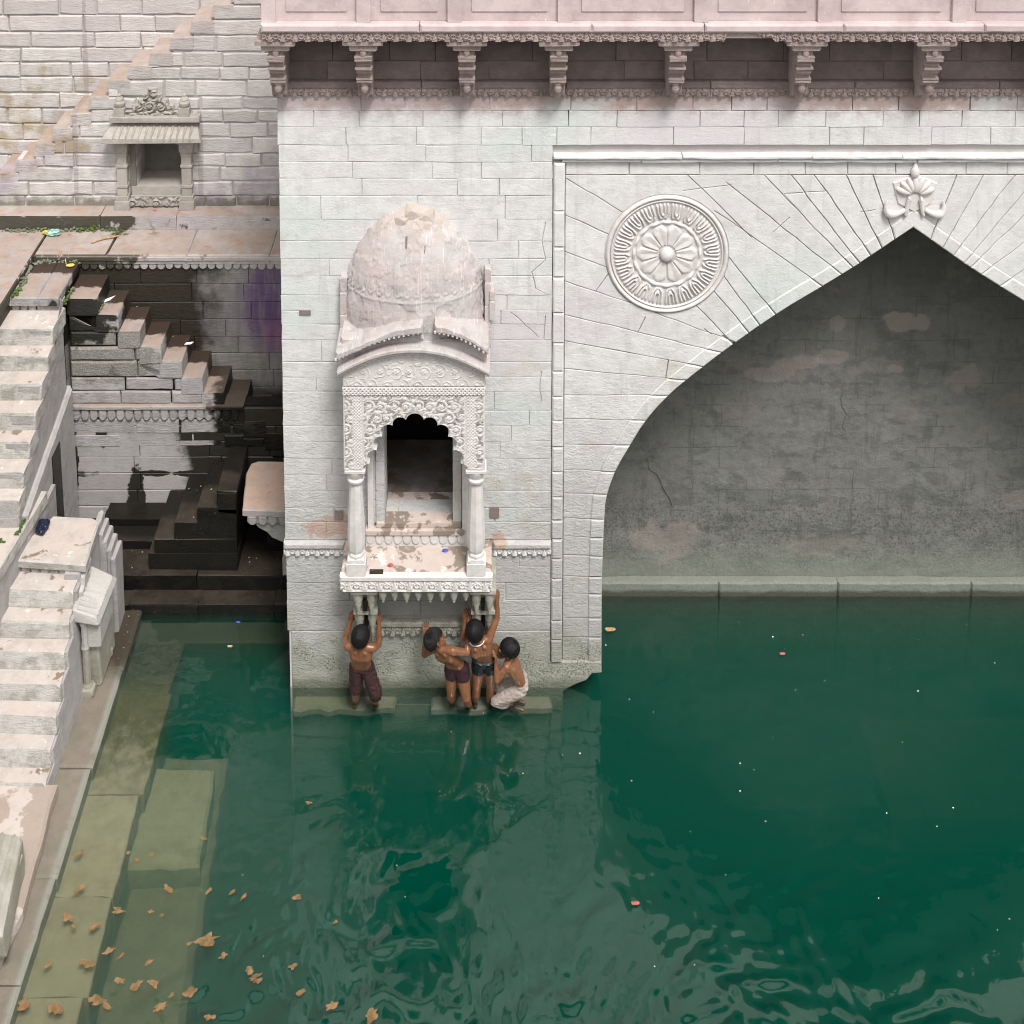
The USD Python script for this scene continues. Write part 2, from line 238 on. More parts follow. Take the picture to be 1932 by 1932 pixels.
def swall_layers(g, mid, fine):
    x, y, z = g.xyz(); n = g.noise(1.1, 4.0, 0.5, off=(4, 4, 3)); ns = g.noise(9.0, 6.0, 0.65)
    edge = g.math('add', x, g.math('add', g.mul(g.math('subtract', n, 0.5), 0.5), g.math('add', g.mul(z, 0.16), g.mul(g.math('subtract', ns, 0.5), 0.12))))
    right = g.ss(g.math('add', edge, g.mul(g.math('subtract', mid, 0.5), 0.2)), -3.56, -3.44)
    s1 = g.blob((-5.06, None, 1.15), (0.06, None, 0.75), 0.35, 7.0); s2 = g.blob((-4.70, None, 1.45), (0.085, None, 0.26), 0.3, 9.0); s3 = g.blob((-4.3, None, 0.55), (0.11, None, 0.42), 0.35, 7.0)
    jn = g.mul(g.blob((None, None, 0.88), (None, None, 0.035), 0.7, 5.0), g.ss(g.noise(2.5, 3.0, 0.5, off=(9, 9, 9)), 0.42, 0.5))
    low = g.mul(g.ss(g.math('add', z, g.mul(g.math('subtract', ns, 0.5), 0.2)), 0.46, 0.4), g.ss(x, -4.75, -4.5))
    m = g.mx(g.mx(right, s1), g.mx(g.mx(s2, s3), g.mx(jn, low)))
    return [(g.mul(g.blob((-5.1, None, 0.7), (0.07, None, 0.8), 0.3, 5.0), 0.5), (0.34, 0.19, 0.23), None), (g.mul(m, 0.96), (0.012, 0.011, 0.008), 0.35)]
M['stained'] = stone('stained_wall_stone', (0.35, 0.342, 0.33), (0.26, 0.25, 0.24), (0.33, 0.305, 0.30), strokes=0.6, layers=swall_layers, bump=0.45, vary=0.08)
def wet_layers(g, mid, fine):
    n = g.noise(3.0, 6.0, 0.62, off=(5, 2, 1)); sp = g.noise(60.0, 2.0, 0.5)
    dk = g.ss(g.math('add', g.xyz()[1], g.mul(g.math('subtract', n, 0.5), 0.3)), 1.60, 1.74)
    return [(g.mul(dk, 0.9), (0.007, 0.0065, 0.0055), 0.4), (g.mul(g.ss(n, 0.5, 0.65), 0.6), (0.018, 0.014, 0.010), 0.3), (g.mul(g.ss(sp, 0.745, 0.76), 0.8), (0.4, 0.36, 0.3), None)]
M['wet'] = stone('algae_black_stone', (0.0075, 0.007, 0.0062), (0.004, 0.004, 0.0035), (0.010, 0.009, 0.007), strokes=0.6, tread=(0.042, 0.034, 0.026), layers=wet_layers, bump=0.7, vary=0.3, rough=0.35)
M['platform'] = stone('platform_stone', (0.33, 0.325, 0.31), (0.23, 0.22, 0.21), tread=(0.44, 0.31, 0.245), layers=lambda g, mid, fine: step_layers(g, mid, fine)[:1], bump=0.6, vary=0.05)
def quay_layers(g, mid, fine):
    x, y, z = g.xyz(); n = g.noise(3.0, 6.0, 0.62, off=(5, 2, 1))
    dk = g.ss(g.math('add', y, g.mul(g.math('subtract', n, 0.5), 0.5)), 0.0, 0.35)
    rim = g.mul(g.ss(x, -4.04, -3.98), g.ss(n, 0.35, 0.5))
    return [(g.mul(g.ss(n, 0.42, 0.62), 0.6), (0.15, 0.15, 0.115), 0.5), (g.mul(rim, 0.6), (0.27, 0.285, 0.25), 0.5), (g.mul(dk, 0.9), (0.035, 0.027, 0.018), 0.4)]
M['quay'] = stone('quay_stone', (0.20, 0.175, 0.145), (0.14, 0.115, 0.09), (0.205, 0.175, 0.145), strokes=0.2, layers=quay_layers, bump=0.45, vary=0.08, rough=0.5)
M['submerged'] = stone('submerged_stone', (0.33, 0.295, 0.19), (0.22, 0.195, 0.115), (0.30, 0.285, 0.17), strokes=0.2, layers=lambda g, mid, fine: [(g.ss(g.math('add', g.xyz()[1], g.mul(g.math('subtract', mid, 0.5), 1.6)), -1.2, -0.2), (0.12, 0.10, 0.045), None), (g.ss(g.math('add', g.xyz()[1], g.mul(mid, 0.4)), 0.1, 0.6), (0.05, 0.042, 0.025), None)], bump=0.4, vary=0.08)  # darkened towards the far end: shade and dark reflection put into the colour
M['kiosk'] = stone('kiosk_stone', (0.45, 0.44, 0.42), (0.31, 0.30, 0.28), (0.42, 0.41, 0.385), strokes=0.4, layers=lambda g, mid, fine: [(g.mul(zmask(g, 0.2, 0.8, 0.6), 0.55), (0.17, 0.165, 0.09), None)], bump=0.7, vary=0.06)
M['side_face'] = stone('stair_side_stone', (0.39, 0.375, 0.365), (0.24, 0.23, 0.22), (0.34, 0.325, 0.34), strokes=0.5, bump=1.0, vary=0.06, rough_scale=0.9)
M['niche'] = stone('niche_stone', (0.40, 0.375, 0.34), (0.26, 0.24, 0.21), (0.34, 0.315, 0.29), strokes=0.3, bump=0.8, vary=0.08, rough_scale=1.6)
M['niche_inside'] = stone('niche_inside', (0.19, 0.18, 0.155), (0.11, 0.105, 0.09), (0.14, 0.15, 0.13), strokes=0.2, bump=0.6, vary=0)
M['chamber'] = stone('chamber_stone', (0.22, 0.21, 0.195), (0.12, 0.11, 0.10), strokes=0.2, layers=lambda g, mid, fine: floor_layers(g, mid, fine)[:1], bump=0.5, vary=0)
M['submerged_glow'] = stone('algae_block_stone', (0.44, 0.45, 0.25), (0.30, 0.30, 0.15), (0.38, 0.40, 0.21), strokes=0.2, bump=0.4, vary=0.05)
M['apron'] = stone('apron_stone', (0.19, 0.18, 0.115), (0.12, 0.115, 0.07), strokes=0.2, bump=0.4, vary=0.08)
M['moss'] = stone('moss', (0.085, 0.16, 0.025), (0.035, 0.08, 0.012), strokes=0.0, bump=1.0, vary=0.2)

def flat(name, col, rough=0.6, var=0.25, sc=30.0, bump=0.2, **kw):
    g = G(); n = g.noise(sc, 4.0, 0.6)
    return finish(g, name, g.mix(g.ss(n, 0.35, 0.65), tuple(c * (1 - var) for c in col), tuple(min(1, c * (1 + var)) for c in col)), rough, n, bump, 0.01, **kw)
M['skin'] = flat('skin', (0.185, 0.078, 0.038), 0.36, 0.16, 22.0, 0.08, spec=0.5)
M['hair'] = flat('hair', (0.006, 0.0055, 0.006), 0.40, 0.4, 90.0, 0.5, spec=0.35)
M['maroon'] = flat('maroon_cloth', (0.036, 0.015, 0.016), 0.5, 0.2, 40.0, 0.6)
M['plum'] = flat('plum_cloth', (0.030, 0.011, 0.017), 0.5, 0.2, 40.0, 0.5)
M['black_cloth'] = flat('black_cloth', (0.008, 0.009, 0.014), 0.5, 0.4, 26.0, 0.4)
M['grey_cloth'] = flat('beige_cloth', (0.33, 0.28, 0.25), 0.6, 0.15, 24.0, 0.9)
M['band'] = flat('waistband', (0.03, 0.06, 0.07), 0.6)
M['letter'] = flat('waistband_letters', (0.42, 0.40, 0.32), 0.6)
M['white_thread'] = flat('white_thread', (0.75, 0.73, 0.70), 0.6)
M['lips'] = flat('lips', (0.16, 0.06, 0.045), 0.5)
M['eye'] = flat('eye', (0.02, 0.015, 0.012), 0.3)
M['bag'] = flat('dark_plastic', (0.010, 0.014, 0.035), 0.28, 0.5, 40.0, 0.6)
M['packet'] = flat('foil_packet', (0.25, 0.42, 0.36), 0.3, 0.5, 18.0, 0.5)
M['packet_yellow'] = flat('foil_packet_yellow', (0.55, 0.42, 0.05), 0.35)
M['stick'] = flat('dry_stick', (0.40, 0.25, 0.13), 0.7)
M['leaf'] = flat('yellow_leaf', (0.60, 0.48, 0.14), 0.6)
M['paper'] = flat('white_scrap', (0.75, 0.76, 0.76), 0.5)
M['red_scrap'] = flat('red_scrap', (0.38, 0.11, 0.085), 0.5)
M['blue_scrap'] = flat('blue_scrap', (0.04, 0.09, 0.5), 0.4)
M['petal'] = flat('floating_petal', (0.36, 0.29, 0.18), 0.6)
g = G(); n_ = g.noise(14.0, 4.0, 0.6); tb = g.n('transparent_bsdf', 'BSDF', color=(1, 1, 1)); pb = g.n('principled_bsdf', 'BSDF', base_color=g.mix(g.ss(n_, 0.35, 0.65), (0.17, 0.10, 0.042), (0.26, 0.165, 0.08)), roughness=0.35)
M['scum'] = usdkit.material(stage, '/World/Looks/ochre_scum', g.nodes, g.links, surface=g.n('mix_closure', 'closure', fac=g.ss(n_, 0.3, 0.7, 0.45, 0.95), closure1=tb, closure2=pb))  # half clear ochre film that paints reflections onto the water
M['sky_scrap'] = flat('pale_blue_scrap', (0.12, 0.25, 0.5), 0.4)
M['bed'] = flat('pool_silt', (0.03, 0.05, 0.03), 0.9)
M['ochre'] = stone('ochre_wall', (0.62, 0.30, 0.12), (0.50, 0.23, 0.09), strokes=0.2, bump=0.2, vary=0)
M['shutter'] = flat('blue_shutter', (0.10, 0.24, 0.50), 0.5)

# ------------------------------------------------------------------ mesh helpers
def cat(*ms): return trimesh.util.concatenate([m if isinstance(m, trimesh.Trimesh) else trimesh.Trimesh(m[0], m[1], process=False) for m in ms])
def lean(m, b=B):
    v = np.array(m.vertices); v[:, 1] += b * v[:, 2]; return trimesh.Trimesh(v, m.faces, process=False)
def hull(pts):
    pts = np.asarray(pts, float); h = ConvexHull(pts); idx = np.unique(h.simplices); mp = {a: i for i, a in enumerate(idx)}
    f = np.array([[mp[a] for a in t] for t in h.simplices]); c = pts.mean(0); v = pts[idx]
    n = np.cross(v[f[:, 1]] - v[f[:, 0]], v[f[:, 2]] - v[f[:, 0]]); flip = (n * (v[f].mean(1) - c)).sum(1) < 0
    f[flip] = f[flip][:, ::-1]; return trimesh.Trimesh(v, f, process=False)
def hexa(c8, ch=0.012, jit=0.0, r=rng):
    """Eight corners (bottom four then top four, same order) with worn, chamfered edges: 44 triangles."""
    c = np.asarray(c8, float); nb = {i: [(i + 1) % 4 + 4 * (i // 4), (i + 3) % 4 + 4 * (i // 4), (i + 4) % 8] for i in range(8)}; p = []
    for i in range(8):
        for j in nb[i]:
            d = c[j] - c[i]; L = np.linalg.norm(d); k = min(ch * r.uniform(0.7, 1.5), L * 0.4)
            p.append(c[i] + d / max(L, 1e-9) * k + np.array([r.uniform(-1, 1) for _ in range(3)]) * jit)
    return hull(p)
def bx(x0, x1, y0, y1, z0, z1, ch=0.012, jit=0.0): return hexa([(x0, y0, z0), (x1, y0, z0), (x1, y1, z0), (x0, y1, z0), (x0, y0, z1), (x1, y0, z1), (x1, y1, z1), (x0, y1, z1)], ch, jit)
def dens(pts, seg, wob=0.0, seed=0, closed=True):
    P = [np.asarray(p, float) for p in pts]; out = []
    for a, b_ in zip(P, P[1:] + P[:1] if closed else P[1:]):
        n = max(1, int(round(np.linalg.norm(b_ - a) / seg))) if seg else 1
        out += [a + (b_ - a) * k / n for k in range(n)]
    o = np.array(out)
    if wob:
        q = np.c_[o * 7.0, np.full(len(o), seed * 3.7)]
        o = o + wob * 2 * np.c_[meshkit.fbm(q, 3, 5) - 0.5, meshkit.fbm(q + 31.7, 3, 9) - 0.5]
    return o
def inset(p, d):
    a, b_ = np.roll(p, 1, 0), np.roll(p, -1, 0); e1, e2 = p - a, b_ - p
    n1 = np.c_[-e1[:, 1], e1[:, 0]] / np.maximum(np.linalg.norm(e1, axis=1), 1e-9)[:, None]; n2 = np.c_[-e2[:, 1], e2[:, 0]] / np.maximum(np.linalg.norm(e2, axis=1), 1e-9)[:, None]
    m = n1 + n2; m /= np.maximum((m * m).sum(1), 0.5)[:, None] / 2
    return p + m * d
def prism(pts, axis, back, front, ch=0.01, wob=0.0, seg=0.0, seed=0, cap_back=True):
    """A polygon extruded along an axis, its front rim chamfered. axis y: pts (x, z); z: pts (x, y); x: pts (y, z)."""
    p = np.asarray(pts, float)
    if len(p) > 1 and np.allclose(p[0], p[-1]): p = p[:-1]
    if ((np.roll(p, -1, 0)[:, 0] - p[:, 0]) * (np.roll(p, -1, 0)[:, 1] + p[:, 1])).sum() > 0: p = p[::-1]
    if seg or wob: p = dens(p, seg, wob, seed)
    n = len(p); sg = 1 if front > back else -1
    rings = [(p, back), (p, front - sg * ch), (inset(p, ch), front)] if ch > 0 else [(p, back), (p, front)]
    A = []
    for q, h in rings:
        hh = np.full(n, h); A.append(np.c_[q[:, 0], hh, q[:, 1]] if axis == 'y' else np.c_[q, hh] if axis == 'z' else np.c_[hh, q])
    v = np.vstack(A); F = []; i = np.arange(n); j = (i + 1) % n
    for k in range(len(rings) - 1): F += [np.c_[k * n + i, k * n + j, (k + 1) * n + j], np.c_[k * n + i, (k + 1) * n + j, (k + 1) * n + i]]
    from mapbox_earcut import triangulate_float64
    def tri(q): return np.asarray(triangulate_float64(np.ascontiguousarray(q, float), np.array([len(q)], np.uint32))).reshape(-1, 3)
    F.append(tri(rings[-1][0]) + (len(rings) - 1) * n)
    if cap_back: F.append(tri(p)[:, ::-1])
    m = trimesh.Trimesh(v, np.vstack(F), process=False)
    if m.volume < 0: m.invert()
    return m
def polys(g):
    if g.is_empty: return []
    return [q for q in (g.geoms if hasattr(g, 'geoms') else [g]) if q.geom_type == 'Polygon' and q.area > 0.006]
def ring(pg, tol=0.004): return np.array(pg.simplify(tol).exterior.coords)[:-1]
def lathe(prof, n=16, c=(0, 0, 0), sq=(1, 1)):
    pr = np.array(prof, float); a = np.arange(n) / n * 2 * math.pi
    v = np.vstack([np.c_[c[0] + r * np.cos(a) * sq[0], c[1] + r * np.sin(a) * sq[1], np.full(n, c[2] + z)] for r, z in pr]); F = []; i = np.arange(n); j = (i + 1) % n
    for k in range(len(pr) - 1): F += [np.c_[k * n + i, k * n + j, (k + 1) * n + j], np.c_[k * n + i, (k + 1) * n + j, (k + 1) * n + i]]
    m = trimesh.Trimesh(v, np.vstack(F), process=False)
    if m.volume < 0: m.invert()
    return m
def tube(pts, rad, n=8):
    P = np.asarray(pts, float); R = np.broadcast_to(rad, len(P)); T = np.gradient(P, axis=0); T /= np.linalg.norm(T, axis=1)[:, None]
    up = np.array([0.13, 0.31, 0.94]); V = []
    for p, r, t in zip(P, R, T):
        u = np.cross(up, t); u /= np.linalg.norm(u); w = np.cross(t, u); a = np.arange(n) / n * 2 * math.pi
        V.append(p + r * (np.cos(a)[:, None] * u + np.sin(a)[:, None] * w))
    k = len(P); V = np.vstack(V + [P[:1], P[-1:]]); F = []; i = np.arange(n); j = (i + 1) % n
    for q in range(k - 1): F += [np.c_[q * n + i, q * n + j, (q + 1) * n + j], np.c_[q * n + i, (q + 1) * n + j, (q + 1) * n + i]]
    F += [np.c_[np.full(n, k * n), j, i], np.c_[np.full(n, k * n + 1), (k - 1) * n + i, (k - 1) * n + j]]
    return trimesh.Trimesh(V, np.vstack(F), process=False)
def relief(x0, x1, z0, z1, n0, h, cell=0.009, keep=None):
    """A carved face: grid of the rectangle pushed out (towards -y) by h(x, z); keep(x, z) drops cells."""
    nx, nz = max(2, int((x1 - x0) / cell)), max(2, int((z1 - z0) / cell))
    X, Z = np.meshgrid(np.linspace(x0, x1, nx + 1), np.linspace(z0, z1, nz + 1)); H = h(X, Z)
    v = np.c_[X.ravel(), (n0 - H).ravel(), Z.ravel()]; I = np.arange((nx + 1) * (nz + 1)).reshape(nz + 1, nx + 1)
    a, b_, c, d = I[:-1, :-1], I[:-1, 1:], I[1:, 1:], I[1:, :-1]
    if keep is not None:
        cx, cz = (X[:-1, :-1] + X[1:, 1:]) / 2, (Z[:-1, :-1] + Z[1:, 1:]) / 2; k = keep(cx, cz); a, b_, c, d = a[k], b_[k], c[k], d[k]
    a, b_, c, d = (q.ravel() for q in (a, b_, c, d))
    return trimesh.Trimesh(v, np.vstack([np.c_[a, b_, c], np.c_[a, c, d]]), process=False)
def ramp01(t, a, b_): t = np.clip((t - a) / (b_ - a), 0, 1); return t * t * (3 - 2 * t)
def floral(X, Z, s=9.0, seed=1):
    """Carved foliage: rows of six-petalled flowers wound by tendrils that turn alternately left and right, with small leaves between."""
    p = 2.6 / s; row = np.floor(Z / p); u0 = X / p + 0.5 * (row % 2); ce = np.floor(u0); u, w = u0 - ce - 0.5, Z / p - row - 0.5
    hand = np.where((ce + row) % 2 < 1, 1.0, -1.0); jx = (meshkit.noise(np.stack([ce, row, ce * 0 + seed], -1), 2) - .5) * .2; r, th = np.hypot(u - jx, w), np.arctan2(w, u - jx) * hand
    fl = ramp01(0.20 + 0.055 * np.cos(6 * th) - r, 0, 0.05) * (1 - 0.8 * ramp01(0.075 - r, 0, 0.02)) + ramp01(0.05 - r, 0, 0.02)
    ten = ramp01(np.cos(th * 1.0 - r * 15.0), 0.55, 0.85) * ramp01(r, 0.25, 0.29) * ramp01(0.56 - r, 0, 0.06) * 0.85
    q = np.stack([X * s * 1.7, np.full_like(X, seed * 5.3), Z * s * 1.7], -1); lf = ramp01(meshkit.noise(q, seed + 3), 0.60, 0.72) * ramp01(r, 0.30, 0.36) * 0.7
    return np.maximum(np.maximum(fl, ten), lf)
def scroll(X, Z, pitch, z0, z1):
    """A running frieze of rosettes between points."""
    u = (X / pitch) % 1 - 0.5; w = (Z - z0) / (z1 - z0) - 0.5; r = np.hypot(u, w * 0.8); th = np.arctan2(w, u)
    ro = ramp01(0.36 - r + 0.06 * np.cos(7 * th), 0, 0.07) * (0.6 + 0.4 * np.cos(r * 34)); tri = ramp01(np.abs(u) - 0.36 - 0.2 * w, 0, 0.06)
    return np.maximum(ro, tri)
def lattice(X, Z, p=0.034):
    a, b_ = (X + Z) / p % 1 - 0.5, (X - Z) / p % 1 - 0.5; return -ramp01(0.3 - np.hypot(a, b_), 0, 0.12)

# ------------------------------------------------------------------ masonry
def courses(x0, x1, zs, lo, hi, r, bricks=None):
    out = []
    for k, (za, zb) in enumerate(zip(zs[:-1], zs[1:])):
        if zb < za: za, zb = zb, za
        x = x0
        while x < x1 - 0.02:
            w = r.uniform(lo, hi); x2 = min(x1, x + w)
            if x1 - x2 < lo * 0.6: x2 = x1
            out.append((x, x2, za, zb)); x = x2
    return out
def lay(parent, name, cells, n_face, depth, mat, gap, cut=None, ch=0.008, proud=0.006, wob=0.006, r=rng, b=B, jitter_joint=0.0, mats=None):
    k = 0
    for c in cells:
        g2 = lambda: gap * r.uniform(0.25, 0.75); e = gap * 1.2
        pg = Polygon([(c[0] + g2(), c[2] + g2()), (c[1] - g2(), c[2] + g2()), (c[1] - g2(), c[3] - g2()), (c[0] + g2(), c[3] - g2())])
        if cut is not None: pg = pg.difference(cut)
        for q in polys(pg):
            p = ring(q); k += 1
            if len(p) < 3: continue
            nf = n_face + r.uniform(-proud, proud)
            m = prism(p, 'y', n_face + depth, nf, ch * r.uniform(0.8, 1.6), wob, 0.16, seed=r.random() * 90)
            put(parent, name, lean(m, b), mat if mats is None else mats(q), smooth=False)
    return k

# ================================================================== SETTING: water, bed
def water_height(X, Y):
    r = np.random.RandomState(4); h = np.zeros_like(X)
    fore = ramp01(-Y, 1.0, 3.3) * 0.80 + 0.20 - 0.35 * ramp01(X, 1.5, 3.0) * ramp01(Y, -2.6, -1.6) * ramp01(-Y, 0, 1.0) * 0.6
    qx = meshkit.fbm(np.stack([X * 0.9, Y * 0.9, X * 0], -1), 3, 2) - 0.5; qy = meshkit.fbm(np.stack([X * 0.9, Y * 0.9, X * 0 + 7], -1), 3, 3) - 0.5
    for k in range(34):
        lam = 0.12 + 0.42 * r.uniform(0, 1) ** 1.5; th = r.normal(-1.25, 0.95); ph = r.uniform(0, 6.28)
        h += lam * (0.0017 + 0.0013 * (lam < 0.22)) * np.sin(2 * math.pi / lam * ((X + qx * 0.8) * math.cos(th) + (Y + qy * 0.8) * math.sin(th)) + ph)
    patch = 0.55 + 0.9 * meshkit.noise(np.stack([X * 0.6, Y * 0.6, X * 0], -1), 8)
    return h * fore * patch
xs = np.unique(np.r_[np.linspace(-9, -5.2, 8), np.linspace(-5.2, 6.8, 520), np.linspace(6.8, 11, 10)]); ys = np.unique(np.r_[np.linspace(-12, -3.6, 14), np.linspace(-3.6, 1.6, 230), np.linspace(1.6, 4.0, 8)])
X, Y = np.meshgrid(xs, ys); Hh = water_height(X, Y); Hh[0] = Hh[-1] = 0; Hh[:, 0] = Hh[:, -1] = 0
V = np.c_[X.ravel(), Y.ravel(), Hh.ravel()]; I = np.arange(X.size).reshape(X.shape); a, b_, c, d = (q.ravel() for q in (I[:-1, :-1], I[:-1, 1:], I[1:, 1:], I[1:, :-1]))
F = np.vstack([np.c_[a, b_, c], np.c_[a, c, d]]); N0 = len(V)
rim = np.r_[I[0, :], I[1:, -1], I[-1, -2::-1], I[-2:0:-1, 0]]; low = V[rim].copy(); low[:, 2] = -3.0; V = np.vstack([V, low, [[0, -4, -3.0]]]); m = len(rim); i = np.arange(m); j = (i + 1) % m
F = np.vstack([F, np.c_[rim[i], N0 + i, N0 + j], np.c_[rim[i], N0 + j, rim[j]], np.c_[np.full(m, N0 + m), N0 + j, N0 + i]])
g = G(); nb = g.n('bump', 'normal', height=g.noise(9.0, 3.0, 0.5, stretch=(1.0, 0.6, 1.0)), strength=0.10, distance=0.02)
fr = g.n('fresnel', 'fac', IOR=1.74)
fac = g.math('minimum', g.math('multiply', fr, 1.0), 1.0)
sh = g.n('mix_closure', 'closure', fac=fac, closure1=g.n('transparent_bsdf', 'BSDF', color=(0.93, 0.98, 0.96)) if False else g.n('transparent_bsdf', 'BSDF', color=(0.95, 1.0, 0.98)), closure2=g.n('glossy_bsdf', 'BSDF', color=(1, 1, 1), roughness=0.0, normal=nb))
vol = g.n('principled_volume', 'volume', color=(0.001, 0.31, 0.205), density=1.45, absorption_color=(0.05, 0.0, 0.0))
M['water'] = usdkit.material(stage, '/World/Looks/pool_water', g.nodes, g.links, surface=sh, volume=vol)
put(None, 'water', (V, F), M['water'], smooth=40, label='still green pool water with ripples and broken reflections', kind='structure', cat='water')
put(None, 'pool_bed', bx(-9, 11, -12, 4, -3.5, -3.02), M['bed'], kind='structure', label='dark silt bed deep under the green water', cat='ground')

# the stepped bank opposite, below the viewpoint: the pool lies at the bottom of a deep well
obk = [(-6.6, -3.2)]
for k in range(22): yb_, zb_ = -6.6 - 0.205 * k, 0.47 * (k + 1); obk += [(yb_, zb_), (yb_ - 0.205, zb_)]
obk += [(-17.0, 0.47 * 22), (-17.0, -3.2)]
put(None, 'opposite_bank', prism(obk, 'x', -14, 16, 0.0), M['mortar'], kind='structure', label='steep stepped stone bank of the well on the near side', cat='terrace')
# ================================================================== FRONT WALL
r1 = random.Random(11)
wall = thing('masonry_wall', 'pale stone wall pierced by a large pointed arch beside the boys', 'wall', (0.0, 0.0, 0.0))
ARCH = [(1.26, -1.6), (1.255, 0.3), (1.25, 1.11), (1.262, 1.7), (1.275, 2.06), (1.36, 2.41), (1.51, 2.71), (1.69, 3.02), (1.94, 3.32), (2.29, 3.63), (2.69, 3.95), (3.13, 4.27), (3.54, 4.53), (3.89, 4.76), (4.21, 4.99), (4.45, 5.16)]
from scipy.interpolate import PchipInterpolator
az = np.array([p[1] for p in ARCH]); ax_ = np.array([p[0] for p in ARCH]); spl = PchipInterpolator(az, ax_)
zz = np.r_[np.linspace(-1.6, 2.0, 10), np.linspace(2.1, 5.16, 34)]; left = np.c_[spl(zz), zz]; right = np.c_[8.9 - left[::-1, 0], left[::-1, 1]]
arch_open = Polygon(np.vstack([left, right])); RIB = 0.145
outer_l = left.copy()
for k in range(len(left)):
    t = left[min(k + 1, len(left) - 1)] - left[max(k - 1, 0)]; t /= np.linalg.norm(t); outer_l[k] = left[k] + RIB * np.array([-t[1], t[0]])
outer_l[:, 0] = np.minimum(outer_l[:, 0], 4.45); apex = outer_l[-1].copy(); apex = np.array([4.45, 5.16 + RIB * 1.35]); outer_l[-1] = apex
arch_out = Polygon(np.vstack([outer_l, np.c_[8.9 - outer_l[::-1, 0], outer_l[::-1, 1]]])).buffer(0)
rib_poly = arch_out.difference(arch_open)
XR = 8.2
door = sbox(-1.06, 1.93, -0.34, 3.40)
core_poly = sbox(-2.07, -2.0, XR, 6.62).difference(unary_union([arch_open, door]))
NB = 0.05
for q in polys(core_poly):
    ext = ring(q, 0.002)
    pass
# the core: the body of the wall, its face 4 cm behind the stones; built as blocks round the two openings
def core_block(pg, y1=0.30): return [lean(prism(ring(q, 0.002), 'y', y1, NB if q.bounds[0] > 0.65 else 0.013, 0.0)) for q in polys(pg)]
core = []
for pg in (sbox(-2.10, -2.0, -1.06, 6.62), sbox(-0.34, -2.0, 0.70, 6.62), sbox(0.70, -2.0, 1.2, 5.96), sbox(0.70, 5.96, 1.2, 6.62), sbox(-1.06, -2.0, -0.34, 1.84), sbox(-1.06, 3.40, -0.34, 6.62)): core += core_block(pg.intersection(unary_union([sbox(-9, 0.2, 9, 9), sbox(-9, -3, 0.78, 0.3)])))
core += core_block(sbox(1.2, 0.18, 4.45, 6.62).difference(arch_open), 1.28) + core_block(sbox(4.45, -2.0, XR, 6.62).difference(arch_open), 1.28)
put(wall, 'wall_core', cat(*core), M['dark_joint'])
# plain side of the building to its left and the mass behind the passage
put(wall, 'return_wall', lean(cat(bx(-2.11, -2.02, 0.10, 4.3, -2, 6.6, 0.0))), M['pale'])
zs = [6.62, 6.417, 6.242, 6.05, 5.869, 5.693, 5.511, 5.254, 5.019, 4.83, 4.639, 4.431, 4.263, 4.112, 3.943, 3.697, 3.527, 3.369, 3.156, 2.991, 2.813, 2.623, 2.432, 2.259, 2.067, 1.905, 1.706]
zs2 = [1.561, 1.40, 1.21, 1.009, 0.83, 0.66]
cells = courses(-2.13, 0.70, zs[3:], 0.36, 1.15, r1) + courses(-2.12, 0.70, zs2, 0.4, 1.0, r1)
put_out = [(-2.13, XR)]
cells_top = courses(-2.14, XR, zs[:4], 0.34, 0.9, r1)
# shift left ends to follow the slight inward lean of the corner
CR = [[(0.628, 5.217), (0.583, 5.013), (0.637, 4.82), (0.489, 4.676), (0.528, 4.504), (0.696, 4.411)], [(0.27, 4.247), (0.342, 4.179), (0.491, 4.036), (0.596, 3.926)], [(0.63, 4.2), (0.61, 3.9)], [(0.59, 3.6), (0.58, 3.2)]]
cracks = unary_union([LineString(dens(q, 0.05, 0.012, k, closed=False)).buffer(0.0045) for k, q in enumerate(CR)])
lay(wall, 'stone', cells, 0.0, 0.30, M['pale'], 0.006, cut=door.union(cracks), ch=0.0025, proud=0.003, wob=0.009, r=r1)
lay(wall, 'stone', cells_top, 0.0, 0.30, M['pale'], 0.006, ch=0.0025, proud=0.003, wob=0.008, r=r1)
# rough plastered foot of the wall, broken away under the arch
foot = Polygon([(-2.08, 0.655), (-2.07, -2), (0.80, -2), (0.84, -0.05), (0.95, 0.02), (1.09, 0.08), (1.15, 0.16), (1.255, 0.17), (1.25, 0.30), (0.70, 0.30), (0.70, 0.655)])
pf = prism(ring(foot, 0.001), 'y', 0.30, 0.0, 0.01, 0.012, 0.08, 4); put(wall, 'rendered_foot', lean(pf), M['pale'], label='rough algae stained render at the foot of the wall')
# pilaster strip beside the arch panel
pc = courses(0.705, 0.828, [5.87, 5.35, 4.96, 4.63, 4.24, 3.92, 3.6, 3.32, 3.05, 2.76, 2.48, 2.2, 1.93, 1.72, 1.5, 1.27, 1.07, 0.79, 0.57, 0.305], 0.5, 0.5, r1)
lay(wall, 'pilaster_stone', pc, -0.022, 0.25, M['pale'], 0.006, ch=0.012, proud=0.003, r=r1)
# moulded string course above the arch panel
for k, (za, zb, nf) in enumerate(((5.955, 5.915, -0.045), (5.905, 5.868, -0.02))):
    x = 0.71 if k == 0 else 0.80
    while x < XR:
        w = r1.uniform(0.7, 1.5); p = prism([(x, zb), (min(x + w, XR) - 0.005, zb), (min(x + w, XR) - 0.005, za), (x, za)], 'y', 0.2, nf, 0.012, 0.012, 0.1, r1.random() * 50); put(wall, 'string_course', lean(p), M['pale']); x += w
